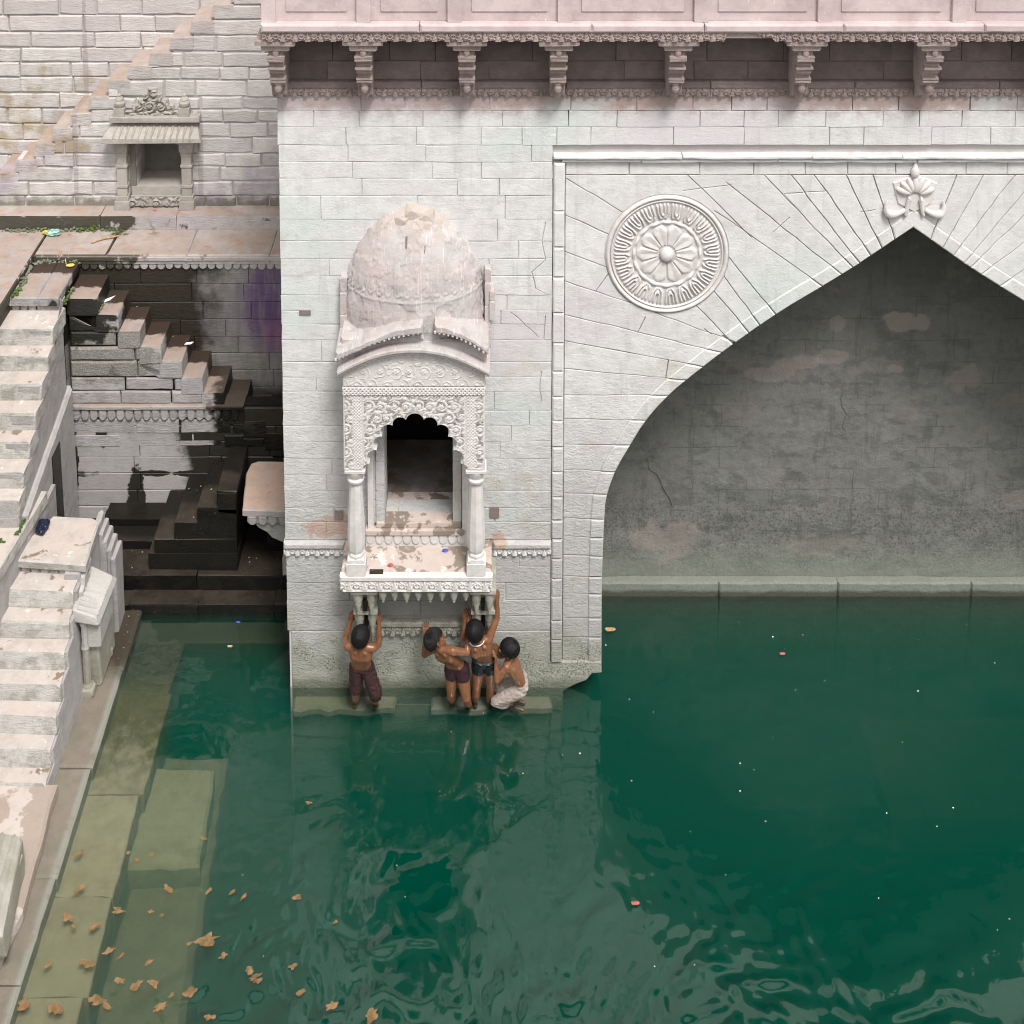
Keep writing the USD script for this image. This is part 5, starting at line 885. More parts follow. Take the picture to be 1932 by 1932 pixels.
# ---- shrine kiosk against the side of stair C, seen end on
ki = thing('stair_shrine', 'carved stone shrine with sloping canopy on the side of the lower steps', 'shrine', (-4.2, 0.1, 0.05))
put(ki, 'canopy', hexa([(-4.34, -0.17, 0.96), (-4.06, -0.19, 0.94), (-4.04, 0.42, 0.94), (-4.34, 0.46, 0.96), (-4.34, -0.15, 1.09), (-4.09, -0.17, 1.01), (-4.07, 0.38, 1.02), (-4.34, 0.44, 1.11)], 0.018, .006), M['kiosk'])
for k in range(9):
    y = -0.12 + k * 0.062; put(ki, 'canopy_rib', hull([(-4.30, y - .016, 1.09), (-4.30, y + .016, 1.09), (-4.08, y - .014, 1.012), (-4.08, y + .014, 1.012), (-4.30, y, 1.115), (-4.08, y, 1.03)]), M['kiosk'])
put(ki, 'pilaster', lathe([(0.05, 0.06), (0.055, 0.14), (0.04, 0.17), (0.042, 0.45), (0.036, 0.55), (0.05, 0.6), (0.036, 0.64), (0.04, 0.86), (0.055, 0.9), (0.055, 0.955)], 8, (-4.245, -0.10, 0)), M['kiosk'], smooth=25)
put(ki, 'pilaster', lathe([(0.05, 0.06), (0.055, 0.14), (0.04, 0.17), (0.042, 0.45), (0.036, 0.55), (0.05, 0.6), (0.036, 0.64), (0.04, 0.86), (0.055, 0.9), (0.055, 0.955)], 8, (-4.16, 0.36, 0)), M['kiosk'], smooth=25)
put(ki, 'pilaster_base', bx(-4.31, -4.17, -0.18, -0.04, 0.04, 0.13, 0.03, .008), M['kiosk'])
put(ki, 'frieze_block', bx(-4.21, -4.075, -0.12, 0.34, 0.62, 0.94, 0.012, .004), M['kiosk'])
put(ki, 'side_panel', prism([(-0.02, 0.05), (0.5, 0.05), (0.5, 0.60), (-0.06, 0.60), (-0.05, 0.35)], 'x', -4.34, -4.12, 0.02, 0.014, 0.07, 6), M['kiosk'])
put(ki, 'crest', prism([(0.02, 1.08), (0.33, 1.08), (0.33, 1.14), (0.26, 1.16), (0.24, 1.23), (0.18, 1.27), (0.12, 1.23), (0.10, 1.16), (0.02, 1.14)], 'x', -4.36, -4.29, 0.012, 0.006, 0.04, 4), M['kiosk'])
for k in range(5):
    put(ki, 'stepped_buttress', bx(-4.37 + 0.044 * k, -4.37 + 0.044 * (k + 1) + .008, 0.74 - .012 * k, 0.97, 0.0, 1.34 - 0.095 * k, 0.016, .007), M['side_face'])
# ridged canopy of the next shrine at the bottom left edge
k2 = thing('ridged_canopy', 'pale ridged stone canopy at the bottom left edge of the steps', 'canopy', (-4.4, -2.3, 0.4))
put(k2, 'canopy_slab', hexa([(-4.9, -2.05, 0.30), (-4.22, -2.07, 0.22), (-4.09, -2.9, 0.22), (-4.9, -2.9, 0.3), (-4.9, -2.03, 0.60), (-4.24, -2.06, 0.46), (-4.11, -2.9, 0.46), (-4.9, -2.9, 0.62)], 0.03, .006), M['kiosk'])
for k in range(6):
    x = -4.86 + k * 0.11; put(k2, 'ridge', hull([(x - .035, -2.06, 0.585 - .021 * k), (x + .035, -2.06, 0.575 - .021 * k), (x + .06, -2.9, 0.60 - .021 * k), (x + .13, -2.9, 0.585 - .021 * k), (x, -2.05, 0.605 - .021 * k), (x + .095, -2.9, 0.62 - .021 * k)]), M['kiosk'])
put(k2, 'support', bx(-4.8, -4.2, -2.8, -2.15, 0.16, 0.4, 0.02), M['kiosk'])
# ---- quay and submerged shelves
qu = thing('stone_quay', 'long narrow paved quay just above the water on the left', 'quay', (-4.1, -1, 0))
y = 1.05; ql = []
while y > -5.5:
    w = r6.uniform(0.75, 1.25); y2 = y - w; xo = lambda q: -3.985 + 0.012 * q * 0 + 0.014 * (1 - q) * 0.9
    put(qu, 'flagstone', prism([(-4.9, y2 + .004), (-3.955 + r6.uniform(-.012, .012), y2 + .004), (-3.955 + r6.uniform(-.012, .012), y - .004), (-4.9, y - .004)], 'z', -0.8, 0.035 + r6.uniform(-.004, .004), 0.02, 0.008, 0.12, r6.random() * 60), M['quay']); y = y2
sb2 = thing('submerged_shelf', 'submerged stone step under shallow water beside the quay', 'step', (-3.7, -1, -0.2))
y = 0.95
while y > -5.5:
    w = r6.uniform(0.7, 1.2); y2 = y - w
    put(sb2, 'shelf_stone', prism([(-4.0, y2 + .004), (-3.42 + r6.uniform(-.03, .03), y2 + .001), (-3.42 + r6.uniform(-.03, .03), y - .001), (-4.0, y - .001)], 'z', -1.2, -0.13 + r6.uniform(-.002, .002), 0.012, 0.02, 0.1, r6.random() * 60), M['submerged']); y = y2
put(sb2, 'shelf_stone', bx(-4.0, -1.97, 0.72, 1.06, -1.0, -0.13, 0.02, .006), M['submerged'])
put(sb2, 'lower_block', prism([(-3.46, -0.58), (-2.80, -0.60), (-2.74, -1.62), (-3.46, -1.63)], 'z', -2.5, -0.36, 0.03, 0.03, 0.12, 3), M['submerged_glow'])
put(sb2, 'lower_shelf', prism([(-3.46, -0.2), (-2.75, -0.22), (-2.66, -2.0), (-2.52, -5.5), (-3.46, -5.5)], 'z', -2.5, -0.60, 0.06, 0.06, 0.15, 8), M['submerged_glow'])
ap = thing('submerged_apron', 'submerged stone ledge along the wall foot where the boys stand', 'ledge', (-0.7, 0, -0.2))
for xa, xb in ((-2.06, -0.95), (-0.58, 0.72)):
    put(ap, 'apron_stone', prism([(xa, -0.15), (xb, -0.13), (xb, 0.1), (xa, 0.1)], 'z', -0.19, -0.105, 0.025, 0.04, 0.1, xa), M['apron'])
put(ap, 'apron_base', bx(-2.06, 0.7, -0.02, 0.1, -2.5, -0.19, 0.02), M['apron'])

# ================================================================== LITTER, MOSS, SPECKS
rl = random.Random(77)
def crumple(c, size, seed, flat_=0.5):
    s = trimesh.creation.icosphere(2, 1.0); v = np.array(s.vertices); q = v * 1.7 + seed; rr = 0.55 + 0.9 * (meshkit.fbm(q, 3, seed) - 0.25); v = v * rr[:, None] * np.array(size) ; v[:, 2] = np.maximum(v[:, 2], -size[2] * 0.5)
    return trimesh.Trimesh(v + np.array(c), s.faces, process=False)
t = thing('plastic_packet', 'crumpled green foil packet lying on the mossy terrace edge', 'packet', (-5.55, 3.25, 3.43)); put(t, 'wrapper', crumple((-5.53, 3.26, 3.46), (0.12, 0.07, 0.05), 3), M['packet'], smooth=20); put(t, 'wrapper_corner', crumple((-5.64, 3.28, 3.455), (0.05, 0.035, 0.03), 5), M['packet_yellow'], smooth=20)
put(None, 'dry_stick', tube([(-4.98 + 0.30 * q, 3.05 + 0.18 * q + 0.02 * math.sin(q * 5), 3.435 + 0.01 * q) for q in np.linspace(0, 1, 8)], 0.009, 6), M['stick'], smooth=True, label='thin dry stick lying on the terrace flagstones', cat='stick')
t = thing('dead_leaf', 'pale yellow fallen leaf on the wet upper landing', 'leaf', (-5.13, 2.68, 3.35)); put(t, 'blade', crumple((-5.13, 2.66, 3.36), (0.07, 0.045, 0.012), 8), M['leaf'], smooth=True); put(t, 'stalk', tube([(-5.19, 2.68, 3.36), (-5.22, 2.75, 3.37), (-5.24, 2.83, 3.40)], 0.004, 5), M['leaf'])
put(None, 'paper_scrap', prism([(-4.72, 2.52), (-4.64, 2.58), (-4.60, 2.68), (-4.70, 2.60)], 'z', 2.935, 2.94, 0.0), M['paper'], label='white torn paper scrap on a wet side step', cat='scrap')
put(None, 'paper_scrap', prism([(-3.74, 2.56), (-3.66, 2.57), (-3.63, 2.62), (-3.72, 2.61)], 'z', 2.345, 2.35, 0.0), M['paper'], label='small white wrapper lower down the side flight', cat='scrap')
put(None, 'plastic_bag', crumple((-4.90, 0.62, 1.43), (0.085, 0.14, 0.06), 12), M['bag'], smooth=20, label='crumpled black plastic bag on the lower landing', cat='bag')
for (x, y, z, nm) in ((-4.3, 3.55, 3.605, 'on the ledge below the shrine'), (-3.8, 3.57, 3.605, 'on the ledge right of the shrine'), (-4.83, 4.0, 5.09, 'halfway up the diagonal steps'), (-3.3, 4.05, 6.31, 'near the top of the diagonal steps')):
    put(None, 'red_scrap', crumple((x, y, z), (0.03, 0.022, 0.012), 4), M['red_scrap'], label='tiny red paper scrap ' + nm, cat='scrap')
for (x, n, mt, lb) in ((-0.98, -0.36, 'red_scrap', 'small red and blue wrapper on the balcony floor'), (-0.79, -0.43, 'paper', 'small white wrapper near the balcony edge'), (-0.42, -0.16, 'blue_scrap', 'small blue scrap by the balcony sill')):
    put(None, 'wrapper', crumple((x, n + B * 1.7, 1.712), (0.04, 0.025, 0.014), 7), M[mt], label=lb, cat='wrapper')
put(None, 'vent_grating', lean(bx(-1.19, -1.05, -0.47, -0.41, 1.695, 1.71, 0.004)), M['wet'], label='small dark square drain in the balcony floor', cat='drain')
for (x, y, mt, sz, lb) in ((1.33 * 2.48, 0.42, 'red_scrap', .04, 'pinkish scrap floating in front of the arch'), (1.36, -2.27, 'red_scrap', .045, 'red and white packet floating near the bottom reflections'), (-2.82, 0.85, 'blue_scrap', .03, 'bright blue scrap floating near the wet steps'), (-2.85, 0.52, 'petal', .035, 'yellow petal floating left of the wall corner'), (1.42, 0.75, 'stick', .07, 'small stick floating by the arch jamb')):
    put(None, 'floating_scrap', crumple((x, y, 0.016), (sz, sz * .5, .012), 6), M[mt], label=lb, cat='scrap')
sp = []; col = []
def specks(n, x0, x1, y0, y1, seed):
    rs = random.Random(seed); out = []
    for _ in range(n):
        s = rs.choice([.004, .005, .006, .007, .010]); m = trimesh.creation.icosphere(0, 1.0); m.vertices *= (s, s * .7, .004); m.apply_translation((rs.uniform(x0, x1), rs.uniform(y0, y1), 0.014)); out.append(m)
    return cat(*out)
put(None, 'floating_specks', cat(specks(34, 1.3, 6.8, -2.9, 1.0, 1), specks(12, -3.4, 1.2, -2.8, 0.9, 2)), M['paper'], kind='stuff', label='pale specks of debris drifting on the green water', cat='debris')
put(None, 'ochre_specks', cat(specks(14, 1.3, 6.8, -2.9, 1.0, 5), specks(8, -3.4, 1.2, -2.8, 0.9, 6)), M['petal'], kind='stuff', label='ochre specks of debris drifting on the green water', cat='debris')
def dry_specks(spots, seed):
    rs = random.Random(seed); out = []
    for (x0, x1, y0, y1, z, n) in spots:
        for _ in range(n):
            s = rs.choice([.004, .005, .006, .010]); m = trimesh.creation.icosphere(0, 1.0); m.vertices *= (s, s * .8, s * .5); m.apply_translation((rs.uniform(x0, x1), rs.uniform(y0, y1), z + .004)); out.append(m)
    return cat(*out)
put(None, 'scattered_crumbs', dry_specks([(-4.45, -3.96, 1.3, 1.7, .296, 10), (-3.8, -2.4, 1.3, 1.5, .296, 5), (-3.36, -3.15, 1.4, 2.0, 1.08, 5), (-3.6, -3.4, 1.4, 2.0, .89, 6), (-4.15, -3.97, 0.2, 1.0, .045, 16), (-4.44, -4.22, 2.4, 2.8, 2.73, 5), (-3.94, -3.72, 2.4, 2.8, 2.35, 6), (-3.2, -2.5, 2.4, 2.8, 1.9, 6), (-5.1, -4.4, -.9, .8, 1.4, 0)], 3), M['petal'], kind='stuff', label='crumbs and petals scattered on the wet steps', cat='debris')
def mossy(spots, seed):
    rs = random.Random(seed); out = []
    for (p0, p1, n, s0) in spots:
        for _ in range(n):
            q = rs.random(); s = s0 * rs.uniform(.5, 1.3); m = trimesh.creation.icosphere(1, 1.0); m.vertices *= 1 + 0.35 * (np.array([rs.random() for _ in m.vertices])[:, None] - .5); m.vertices *= (s, s, s * .7)
            m.apply_translation([a + (b_ - a) * q + rs.gauss(0, s0 * .8) for a, b_ in zip(p0, p1)]); out.append(m)
    return cat(*out)
put(None, 'moss', mossy([((-6.2, 3.36, 3.43), (-4.7, 3.37, 3.43), 170, .018), ((-5.58, 2.76, 3.34), (-5.05, 2.78, 3.34), 70, .014), ((-5.6, 2.0, 3.35), (-5.6, 2.75, 3.35), 70, .02), ((-5.04, 2.1, 3.18), (-5.04, 2.45, 3.2), 30, .014), ((-4.69, 2.3, 2.95), (-4.69, 2.5, 2.96), 16, .012), ((-5.9, 0.13, 1.675), (-5.12, 0.12, 1.675), 90, .012), ((-5.03, 0.2, 1.68), (-5.0, 0.5, 1.7), 30, .012)], 9), M['moss'], kind='stuff', label='bright green moss along the joints of the upper landing', cat='moss')


# flat ochre patches at lower left: broken reflections put in as coloured films
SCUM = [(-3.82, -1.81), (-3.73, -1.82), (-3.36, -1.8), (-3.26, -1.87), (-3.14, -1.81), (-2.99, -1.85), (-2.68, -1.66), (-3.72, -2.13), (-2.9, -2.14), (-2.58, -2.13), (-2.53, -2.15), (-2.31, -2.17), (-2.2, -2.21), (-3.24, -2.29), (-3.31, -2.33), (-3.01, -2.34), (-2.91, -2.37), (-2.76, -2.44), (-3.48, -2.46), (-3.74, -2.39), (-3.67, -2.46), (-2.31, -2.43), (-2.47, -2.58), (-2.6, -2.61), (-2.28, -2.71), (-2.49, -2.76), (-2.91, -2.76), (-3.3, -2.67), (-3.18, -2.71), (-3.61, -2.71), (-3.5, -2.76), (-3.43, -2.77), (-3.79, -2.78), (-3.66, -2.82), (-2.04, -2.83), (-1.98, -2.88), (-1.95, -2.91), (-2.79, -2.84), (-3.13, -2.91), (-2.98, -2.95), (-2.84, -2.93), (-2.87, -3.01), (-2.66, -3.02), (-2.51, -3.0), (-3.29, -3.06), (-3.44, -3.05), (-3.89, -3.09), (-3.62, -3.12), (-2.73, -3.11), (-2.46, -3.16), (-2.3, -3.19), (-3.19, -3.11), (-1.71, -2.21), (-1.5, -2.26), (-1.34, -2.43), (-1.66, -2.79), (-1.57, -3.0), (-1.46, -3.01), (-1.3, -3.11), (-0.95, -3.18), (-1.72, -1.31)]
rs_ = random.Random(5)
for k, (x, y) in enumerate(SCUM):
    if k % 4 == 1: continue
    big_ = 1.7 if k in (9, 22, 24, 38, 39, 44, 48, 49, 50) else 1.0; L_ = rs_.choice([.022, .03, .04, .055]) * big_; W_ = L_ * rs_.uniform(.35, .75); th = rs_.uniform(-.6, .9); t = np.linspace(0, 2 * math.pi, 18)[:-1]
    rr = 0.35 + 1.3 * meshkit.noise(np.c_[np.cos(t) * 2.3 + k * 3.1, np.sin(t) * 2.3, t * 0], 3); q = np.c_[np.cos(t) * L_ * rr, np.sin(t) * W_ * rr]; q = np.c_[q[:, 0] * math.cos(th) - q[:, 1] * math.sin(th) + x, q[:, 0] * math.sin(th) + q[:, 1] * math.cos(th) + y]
    o = thing('floating_scum', 'flat ochre film painted as a reflection among the ripples at lower left', 'scum', (x, y, 0), 'ochre painted reflections on the water at lower left'); put(o, 'film', prism(q, 'z', 0.004, 0.0065 + 0.004 * rs_.random(), 0.0), M['scum'])

# ================================================================== THE BOYS
import manifold3d as m3
def ball(c, r, n=14): return m3.Manifold.sphere(float(r), n).translate([float(q) for q in c])
def bone(a, ra, b_, rb): return m3.Manifold.batch_hull([ball(a, ra), ball(b_, rb)])
def melt(parts, edge=0.018, it=14):
    m = m3.Manifold.batch_boolean(parts, m3.OpType.Add).refine_to_length(edge).to_mesh(); t = trimesh.Trimesh(m.vert_properties[:, :3], m.tri_verts, process=True)
    trimesh.smoothing.filter_taubin(t, 0.5, 0.53, iterations=it); return t
def V3(*a): return np.array(a, float)
def unit(v): return v / max(np.linalg.norm(v), 1e-9)
def hand(parts, wrist, aim, side, curl, s=1.0):
    """Palm and five fingers from the wrist along aim; side points to the thumb; curl bends the fingers towards curl direction."""
    aim, side, curl = unit(aim), unit(side), unit(curl); side = unit(side - aim * side.dot(aim)); k = wrist + aim * 0.055 * s
    for q in (-1.5, -.5, .5, 1.5): parts.append(bone(wrist + side * q * .008 * s, .015 * s, k + side * q * .0155 * s, .0115 * s))
    for q, L in ((-1.5, .042), (-.5, .055), (.5, .06), (1.5, .052)):
        a = k + side * q * .0165 * s; b_ = a + unit(aim + curl * .25 + side * q * .06) * L * .5 * s; c = b_ + unit(aim * .55 + curl * .8 + side * q * .06) * L * .5 * s
        parts += [bone(a, .0088 * s, b_, .0080 * s), bone(b_, .0080 * s, c, .0066 * s)]
    a = wrist + aim * .018 * s + side * .022 * s; b_ = a + unit(aim * .6 + side * .8) * .03 * s; c = b_ + unit(aim * .9 + side * .2 + curl * .4) * .024 * s; parts += [bone(a, .011 * s, b_, .0095 * s), bone(b_, .0095 * s, c, .0075 * s)]
def limb(parts, pts, rs):
    for (a, ra), (b_, rb) in zip(zip(pts[:-1], rs[:-1]), zip(pts[1:], rs[1:])): parts.append(bone(a, ra, b_, rb))
def boy(label, J, face, shorts, cloth, S=1.0, extra=None, up=None, slim=1.0):
    """J: joint -> world point. face: direction the face looks. shorts: (reach down the thigh, flare, mesh name)."""
    J = {k: np.asarray(v, float) for k, v in J.items()}
    p = thing('person', label, 'person', tuple(np.round(J['pelv'] * [1, 1, 0] + [0, 0, -.24], 3)), group='boys climbing at the foot of the wall')
    side = unit(J['rs'] - J['ls']); spine = unit(J['neck'] - J['pelv']); fwd = unit(np.cross(spine, side)); fwd = fwd if fwd[1] > -0.3 else fwd
    P = []
    chest, waist, pel = J['chest'], J['waist'], J['pelv']; hs = unit(J['rhip'] - J['lhip'])
    sh_c = (J['ls'] + J['rs']) / 2
    for k in np.linspace(-1, 1, 5):                                   # trunk: ribcage, waist, pelvis
        P.append(bone(sh_c + side * k * .075 * S - spine * .015, .052 * S, chest + side * k * .062 * S - spine * .03, .060 * S))
        P.append(bone(chest + side * k * .062 * S - spine * .03, .060 * S, waist + hs * k * .046 * S, .050 * S))
        P.append(bone(waist + hs * k * .046 * S, .050 * S, pel + hs * k * .056 * S, .058 * S))
    for s in ('l', 'r'):
        P.append(bone(sh_c + (J[s + 's'] - sh_c) * .55 + spine * .004, .047 * S, J[s + 's'], .045 * S)); P.append(bone(J['neck'], .036 * S, J[s + 's'] + spine * .004, .040 * S))
        pec = -fwd
        sb_ = chest + (side if s == 'r' else -side) * .05 * S + pec * .03 * S + spine * .03; sb_ = sb_ - pec * .012 * S; P.append(bone(sb_ + spine * .03 * S, .027 * S, sb_ - spine * .06 * S, .024 * S))   # shoulder blades
        limb(P, [J[s + 's'], (J[s + 's'] * .5 + J[s + 'e'] * .5), J[s + 'e']], [.045 * S, .038 * S, .031 * S])
        w = J[s + 'h']; limb(P, [J[s + 'e'], J[s + 'e'] * .7 + w * .3, w], [.031 * S, .032 * S, .021 * S])
        hd = J.get(s + 'aim', w - J[s + 'e']); ths = J.get(s + 'thumb', side if s == 'l' else -side); hand(P, w, np.asarray(hd, float), np.asarray(ths, float), np.asarray(J.get(s + 'curl', V3(0, 1, 0.1)), float), S * 1.02)
        limb(P, [J[s + 'hip'], J[s + 'hip'] * .45 + J[s + 'k'] * .55, J[s + 'k']], [.074 * S, .062 * S, .046 * S])
        calf = J[s + 'k'] * .66 + J[s + 'a'] * .34 - fwd * .010 * S; limb(P, [J[s + 'k'], calf, J[s + 'a']], [.045 * S, .046 * S, .029 * S])
        tf = unit(V3(fwd[0], fwd[1], 0) + V3(0, .001, 0)); heel = J[s + 'a'] - tf * .018 * S - V3(0, 0, .02 * S); toe = J[s + 'a'] + tf * .13 * S - V3(0, 0, .04 * S)
        P += [bone(J[s + 'a'], .029 * S, heel, .026 * S), bone(heel, .026 * S, toe, .018 * S)]
    hd = J['head']; f = unit(np.asarray(face, float)); upv = unit((hd - J['neck']) - f * (hd - J['neck']).dot(f)) if up is None else unit(np.asarray(up, float)); lat = np.cross(f, upv)
    P.append(bone(J['neck'] - spine * .02 * S, .038 * S, hd - upv * .05 * S - f * .012 * S, .036 * S))
    def hp(a, b_, c): return hd + f * a * S + lat * b_ * S + upv * c * S
    P += [m3.Manifold.batch_hull([ball(hp(-.018, 0, .022), .079 * S), ball(hp(.02, 0, .018), .070 * S), ball(hp(.03, 0, -.03), .050 * S)]), m3.Manifold.batch_hull([ball(hp(.03, 0, -.03), .050 * S), ball(hp(.052, 0, -.082), .026 * S), ball(hp(.0, 0, -.06), .04 * S)])]
    P += [bone(hp(.078, 0, .005), .011 * S, hp(.094, 0, -.025), .014 * S), bone(hp(.076, -.012, -.058), .010 * S, hp(.076, .012, -.058), .010 * S), bone(hp(.072, -.028, .022), .014 * S, hp(.072, .028, .022), .014 * S), bone(hp(.062, -.034, -.022), .02 * S, hp(.062, .034, -.022), .02 * S)]
    for s in (-1, 1): P.append(m3.Manifold.batch_hull([ball(hp(-.002, s * .078, .016), .013 * S), ball(hp(-.008, s * .086, -.004), .012 * S), ball(hp(.0, s * .078, -.024), .009 * S)]))
    body = melt(P, 0.011, 9); put(p, 'body', body, M['skin'], smooth=True)
    # hair cap hugging the skull, tousled
    hc = trimesh.creation.icosphere(4, 1.0); d = np.array(hc.vertices); a, b_, c = d[:, 0], d[:, 1], d[:, 2]
    keep = (c > 0.24 - 0.0) | ((a < 0.18) & (c > -0.50)) | ((a < 0.45) & (c > -0.02)); az_ = np.arctan2(b_, a - .25); lock = meshkit.fbm(np.c_[np.cos(az_) * 7, np.sin(az_) * 7, c * 1.8 + 3], 4, 3) - .5; rr = 1 + 0.20 * lock * (1.1 - np.clip(c, 0, 1) * .5) + 0.07 * (meshkit.noise(np.c_[np.cos(az_) * 16, np.sin(az_) * 16, c * 2.5], 5) - .5)
    low_ = np.clip((0.10 - c) / .6, 0, 1)
    loc = np.c_[a * .102 * rr - .004, b_ * .092 * rr * (1 - .12 * low_), c * .101 * rr + .020]; pts = hd + S * (loc[:, :1] * f + loc[:, 1:2] * lat + loc[:, 2:3] * upv); inn = hd + S * ((loc[:, :1] * .9) * f + loc[:, 1:2] * .9 * lat + (loc[:, 2:3] * .9 + .002) * upv)
    fk = np.array(hc.faces)[keep[np.array(hc.faces)].all(1)]
    nh = len(pts); eb = trimesh.Trimesh(pts, fk, process=False); ed = np.sort(fk[:, [0, 1, 1, 2, 2, 0]].reshape(-1, 2), 1); uq, cn = np.unique(ed, axis=0, return_counts=True); bd = uq[cn == 1]
    wall_ = np.vstack([np.c_[bd[:, 0], bd[:, 1], bd[:, 1] + nh], np.c_[bd[:, 0], bd[:, 1] + nh, bd[:, 0] + nh]])
    put(p, 'hair', (np.vstack([pts, inn]), np.vstack([fk, wall_])), M['hair'], smooth=True)
    rh = np.random.RandomState(int(abs(hd[0]) * 1000)); dd = rh.normal(size=(5200, 3)); dd /= np.linalg.norm(dd, axis=1)[:, None]; a, b_, c = dd.T
    ok = (c > 0.24) | ((a < 0.02) & (c > -0.25)) | ((a < 0.25) & (c > 0.08)); dd = dd[ok][:1900]; crown = np.array([-.35, .1, .93]); tg = dd - crown; tg -= dd * (tg * dd).sum(1)[:, None]; tg /= np.maximum(np.linalg.norm(tg, axis=1), .05)[:, None]; tg = tg + rh.normal(size=tg.shape) * .28
    tt = np.linspace(0, 1, 4); stp = []
    lift = rh.uniform(0.0, 0.005, len(dd)); ln = rh.uniform(.15, .36, len(dd))
    for t_ in tt:
        e = dd + tg * (t_ * ln)[:, None]; e /= np.linalg.norm(e, axis=1)[:, None]; k_ = 1.035 + (lift / .09) * (0.4 + t_)
        l_ = np.c_[e[:, 0] * .102 * k_ - .004, e[:, 1] * .092 * k_ * (1 - .12 * np.clip((0.10 - e[:, 2]) / .6, 0, 1)), e[:, 2] * .101 * k_ + .020]; stp.append(hd + S * (l_[:, :1] * f + l_[:, 1:2] * lat + l_[:, 2:3] * upv))
    stp = np.stack(stp, 1).reshape(-1, 3) - ORIGIN[str(p.GetPath())]
    bc = UsdGeom.BasisCurves.Define(stage, str(p.GetPath()) + '/hair_strands'); bc.CreateTypeAttr('linear'); bc.CreateCurveVertexCountsAttr([4] * len(dd)); bc.CreatePointsAttr([Gf.Vec3f(*map(float, q)) for q in stp]); bc.CreateWidthsAttr([0.0034]); bc.SetWidthsInterpolation('constant')
    UsdShade.MaterialBindingAPI.Apply(bc.GetPrim()).Bind(M['hair'])
    for s in (-1, 1): e = trimesh.creation.icosphere(2, .0105 * S); e.apply_translation(hp(.079, s * .03, .003)); put(p, 'eye', e, M['eye'], smooth=True)
    put(p, 'mouth', melt([bone(hp(.084, -.017, -.0585), .0045 * S, hp(.084, .017, -.0585), .0045 * S)], .004, 3), M['lips'], smooth=True)
    # shorts: a sleeve round hips and thighs
    reach, fl_, nm = shorts; Q = []; wst = waist * .30 + pel * .70
    for k in np.linspace(-1, 1, 5): Q.append(bone(wst + hs * k * .058 * S, .060 * S, pel + hs * k * .064 * S - spine * .0, .072 * S))
    for s in ('l', 'r'):
        up_, kn = J[s + 'hip'], J[s + 'k']; L = np.linalg.norm(kn - up_); r_ = reach[0] if s == 'l' else reach[1]
        Q.append(bone(pel + hs * (.05 if s == 'r' else -.05) * S, .074 * S, up_, .080 * S))
        if slim < 1:
            Q += [bone(up_, .088 * S * slim, up_ * .45 + kn * .55, .074 * S), bone(up_ * .45 + kn * .55, .074 * S, kn, .060 * S), bone(kn, .060 * S, kn + (J[s + 'a'] - kn) * .55, .058 * S)]
        elif r_ <= 1: Q.append(bone(up_, .082 * S, up_ + (kn - up_) * r_, (.071 + fl_ - .012 * r_) * S))
        else:
            Q.append(bone(up_, .082 * S, kn, (.060 + fl_) * S)); Q.append(bone(kn, (.060 + fl_) * S, kn + (J[s + 'a'] - kn) * (r_ - 1), (.056 + fl_) * S))
    sh_ = melt(Q, .014, 8); v = np.array(sh_.vertices); wr = 1.0 if nm == 'trousers' else 0.35; v += wr * (0.015 * (meshkit.fbm(v * np.array([18, 18, 46]), 3, 6) - .5) + 0.010 * (np.abs(2 * meshkit.noise(v * np.array([14, 14, 40]) + v[:, [2, 0, 1]] * 12, 4) - 1) - .5))[:, None] * np.array(sh_.vertex_normals)
    # flat hems and waist: clip by planes
    sh_ = trimesh.Trimesh(v, sh_.faces, process=True); ax2 = unit(spine)
    cut_ = m3.Manifold(m3.Mesh(np.asarray(sh_.vertices, np.float32), np.asarray(sh_.faces, np.uint32)))
    try:
        top_h = float((wst + ax2 * .045 * S).dot(ax2)); c2 = cut_.trim_by_plane([float(-q) for q in ax2], -top_h)
        if c2.num_tri() > 50: cut_ = c2
        mm = cut_.to_mesh(); sh_ = trimesh.Trimesh(mm.vert_properties[:, :3], mm.tri_verts, process=True)
    except Exception: pass
    put(p, nm, sh_, M[cloth], smooth=40)
    if extra: extra(p, J, S, wst, hs, spine, fwd, hp)
    return p
Jb1 = dict(head=(-1.285, -0.375, 0.97), neck=(-1.285, -0.385, 0.855), chest=(-1.29, -0.375, 0.775), waist=(-1.30, -0.32, 0.63), pelv=(-1.295, -0.27, 0.525), ls=(-1.425, -0.37, 0.865), rs=(-1.165, -0.385, 0.855),
           le=(-1.475, -0.20, 0.775), lh=(-1.415, -0.165, 0.965), re=(-1.115, -0.235, 0.75), rh=(-1.115, -0.175, 0.965), laim=(0.1, .25, 1), raim=(-.05, .25, 1), lthumb=(1, 0, 0.2), rthumb=(-1, 0, 0.2), lcurl=(.8, .5, 0), rcurl=(-.8, .5, 0),
           lhip=(-1.355, -0.26, 0.485), rhip=(-1.235, -0.26, 0.485), lk=(-1.36, -0.24, 0.22), rk=(-1.155, -0.30, 0.25), la=(-1.385, -0.13, -0.05), ra=(-1.165, -0.15, -0.05))
boy('boy in maroon three quarter trousers gripping the left balcony bracket with both hands', Jb1, (0.35, 0.9, 0.28), ((0.95, 1.28), .012, 'trousers'), 'maroon', 1.0)
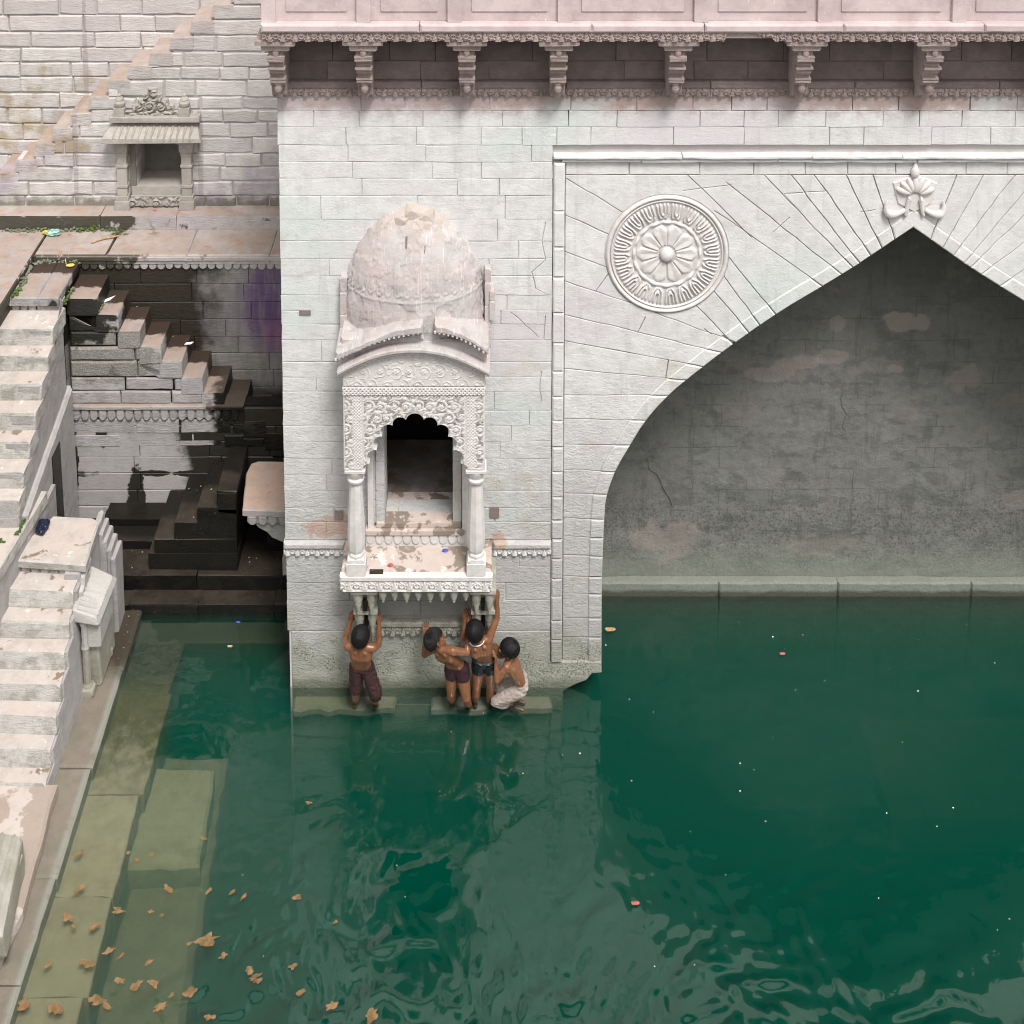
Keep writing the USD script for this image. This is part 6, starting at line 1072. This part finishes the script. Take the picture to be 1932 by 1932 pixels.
Jb2 = dict(head=(-0.515, -0.40, 0.955), neck=(-0.455, -0.415, 0.86), chest=(-0.425, -0.39, 0.785), waist=(-0.335, -0.33, 0.65), pelv=(-0.295, -0.29, 0.535), ls=(-0.535, -0.33, 0.80), rs=(-0.335, -0.45, 0.885),
           le=(-0.635, -0.26, 0.655), lh=(-0.628, -0.155, 0.80), re=(-0.185, -0.42, 0.835), rh=(-0.165, -0.235, 0.97), laim=(0, .35, 1), raim=(.25, .3, 1), lthumb=(1, 0, 0), rthumb=(1, 0.1, -.4), lcurl=(0, 1, 0), rcurl=(.3, 1, 0),
           lhip=(-0.35, -0.27, 0.49), rhip=(-0.24, -0.30, 0.50), lk=(-0.355, -0.28, 0.22), rk=(-0.195, -0.36, 0.235), la=(-0.345, -0.13, -0.05), ra=(-0.165, -0.17, -0.05))
boy('boy in plum briefs leaning left and looking up at the ledge', Jb2, (0.75, 0.55, 0.45), ((0.22, 0.22), .006, 'briefs'), 'plum', 1.0)
Jb3 = dict(head=(-0.10, -0.36, 1.015), neck=(-0.075, -0.375, 0.895), chest=(-0.045, -0.355, 0.81), waist=(-0.01, -0.30, 0.68), pelv=(-0.005, -0.255, 0.57), ls=(-0.155, -0.36, 0.875), rs=(0.04, -0.35, 0.925),
           le=(-0.225, -0.24, 0.80), lh=(-0.205, -0.16, 0.985), re=(0.125, -0.27, 1.10), rh=(0.125, -0.24, 1.30), laim=(0, .2, 1), raim=(-.05, .1, 1), lthumb=(1, 0, 0), rthumb=(-1, -0.2, 0), lcurl=(.7, .7, 0), rcurl=(-.8, .5, 0.1),
           lhip=(-0.065, -0.25, 0.53), rhip=(0.055, -0.25, 0.53), lk=(-0.09, -0.24, 0.24), rk=(0.06, -0.24, 0.24), la=(-0.105, -0.13, -0.05), ra=(0.045, -0.13, -0.05))
def belt3(p, J, S, wst, hs, spine, fwd, hp):
    c = wst + spine * .035; t = np.linspace(0, 2 * math.pi, 29); 
    rows = [np.array([c + spine * dz + hs * (.128 * S * math.cos(q)) + fwd * (.073 * S * math.sin(q)) for q in t]) for dz in (-.012, .014)]
    inner = [np.array([c + spine * dz + hs * (.118 * S * math.cos(q)) + fwd * (.063 * S * math.sin(q)) for q in t]) for dz in (.014, -.012)]
    R = rows + inner; n = len(t); v = np.vstack(R); F = []
    for k in range(4):
        for i_ in range(n - 1): a, b_, c_, d_ = k * n + i_, k * n + i_ + 1, ((k + 1) % 4) * n + i_ + 1, ((k + 1) % 4) * n + i_; F += [(a, b_, c_), (a, c_, d_)]
    band = put(p, 'waistband', (v, np.array(F)), M['band'])
    tm = meshkit.text_mesh('TY', .014, .003, True); w = tm.bounds[1][0]
    for off in (-.055, .03):
        vv = np.array(tm.vertices); ang = (vv[:, 0] + off); pos = c - spine * .006 + hs * ang[:, None] * 1.0 - fwd * (.0745 * S * np.sqrt(np.clip(1 - (ang / .128) ** 2, 0, 1)) + vv[:, 2])[:, None] + spine * vv[:, 1:2]
        put(band, 'lettering', (pos, np.array(tm.faces)), M['letter'])
    put(p, 'neck_thread', tube([hp(-.035 - .035 * math.cos(q), .075 * math.sin(q), -.075 - .028 * math.cos(q) * 1.0) for q in np.linspace(-1.5, 1.5, 15)], .0055, 6), M['white_thread'], smooth=True)
boy('boy in black briefs with white neck thread reaching up the right bracket', Jb3, (0.0, 0.96, 0.12), ((0.18, 0.18), .006, 'briefs'), 'black_cloth', 1.0, belt3)
Jb4 = dict(head=(0.255, -0.32, 0.775), neck=(0.275, -0.30, 0.665), chest=(0.285, -0.30, 0.585), waist=(0.35, -0.27, 0.42), pelv=(0.385, -0.23, 0.30), ls=(0.275, -0.20, 0.615), rs=(0.225, -0.385, 0.63),
           le=(0.16, -0.17, 0.56), lh=(0.12, -0.24, 0.68), re=(0.125, -0.42, 0.50), rh=(0.115, -0.365, 0.675), laim=(-.2, 0, 1), raim=(-.1, .1, 1), lthumb=(0, 0, 1), rthumb=(0, 1, 0), lcurl=(-1, 0, 0), rcurl=(-1, .2, 0),
           lhip=(0.35, -0.19, 0.265), rhip=(0.36, -0.29, 0.255), lk=(0.15, -0.15, 0.14), rk=(0.115, -0.27, 0.105), la=(0.30, -0.10, -0.02), ra=(0.29, -0.19, -0.02))
boy('boy in pale wet trousers crouching in the water with hands on another boy', Jb4, (-0.97, 0.22, 0.10), ((1.25, 1.22), .016, 'trousers'), 'grey_cloth', 0.96, slim=0.95)
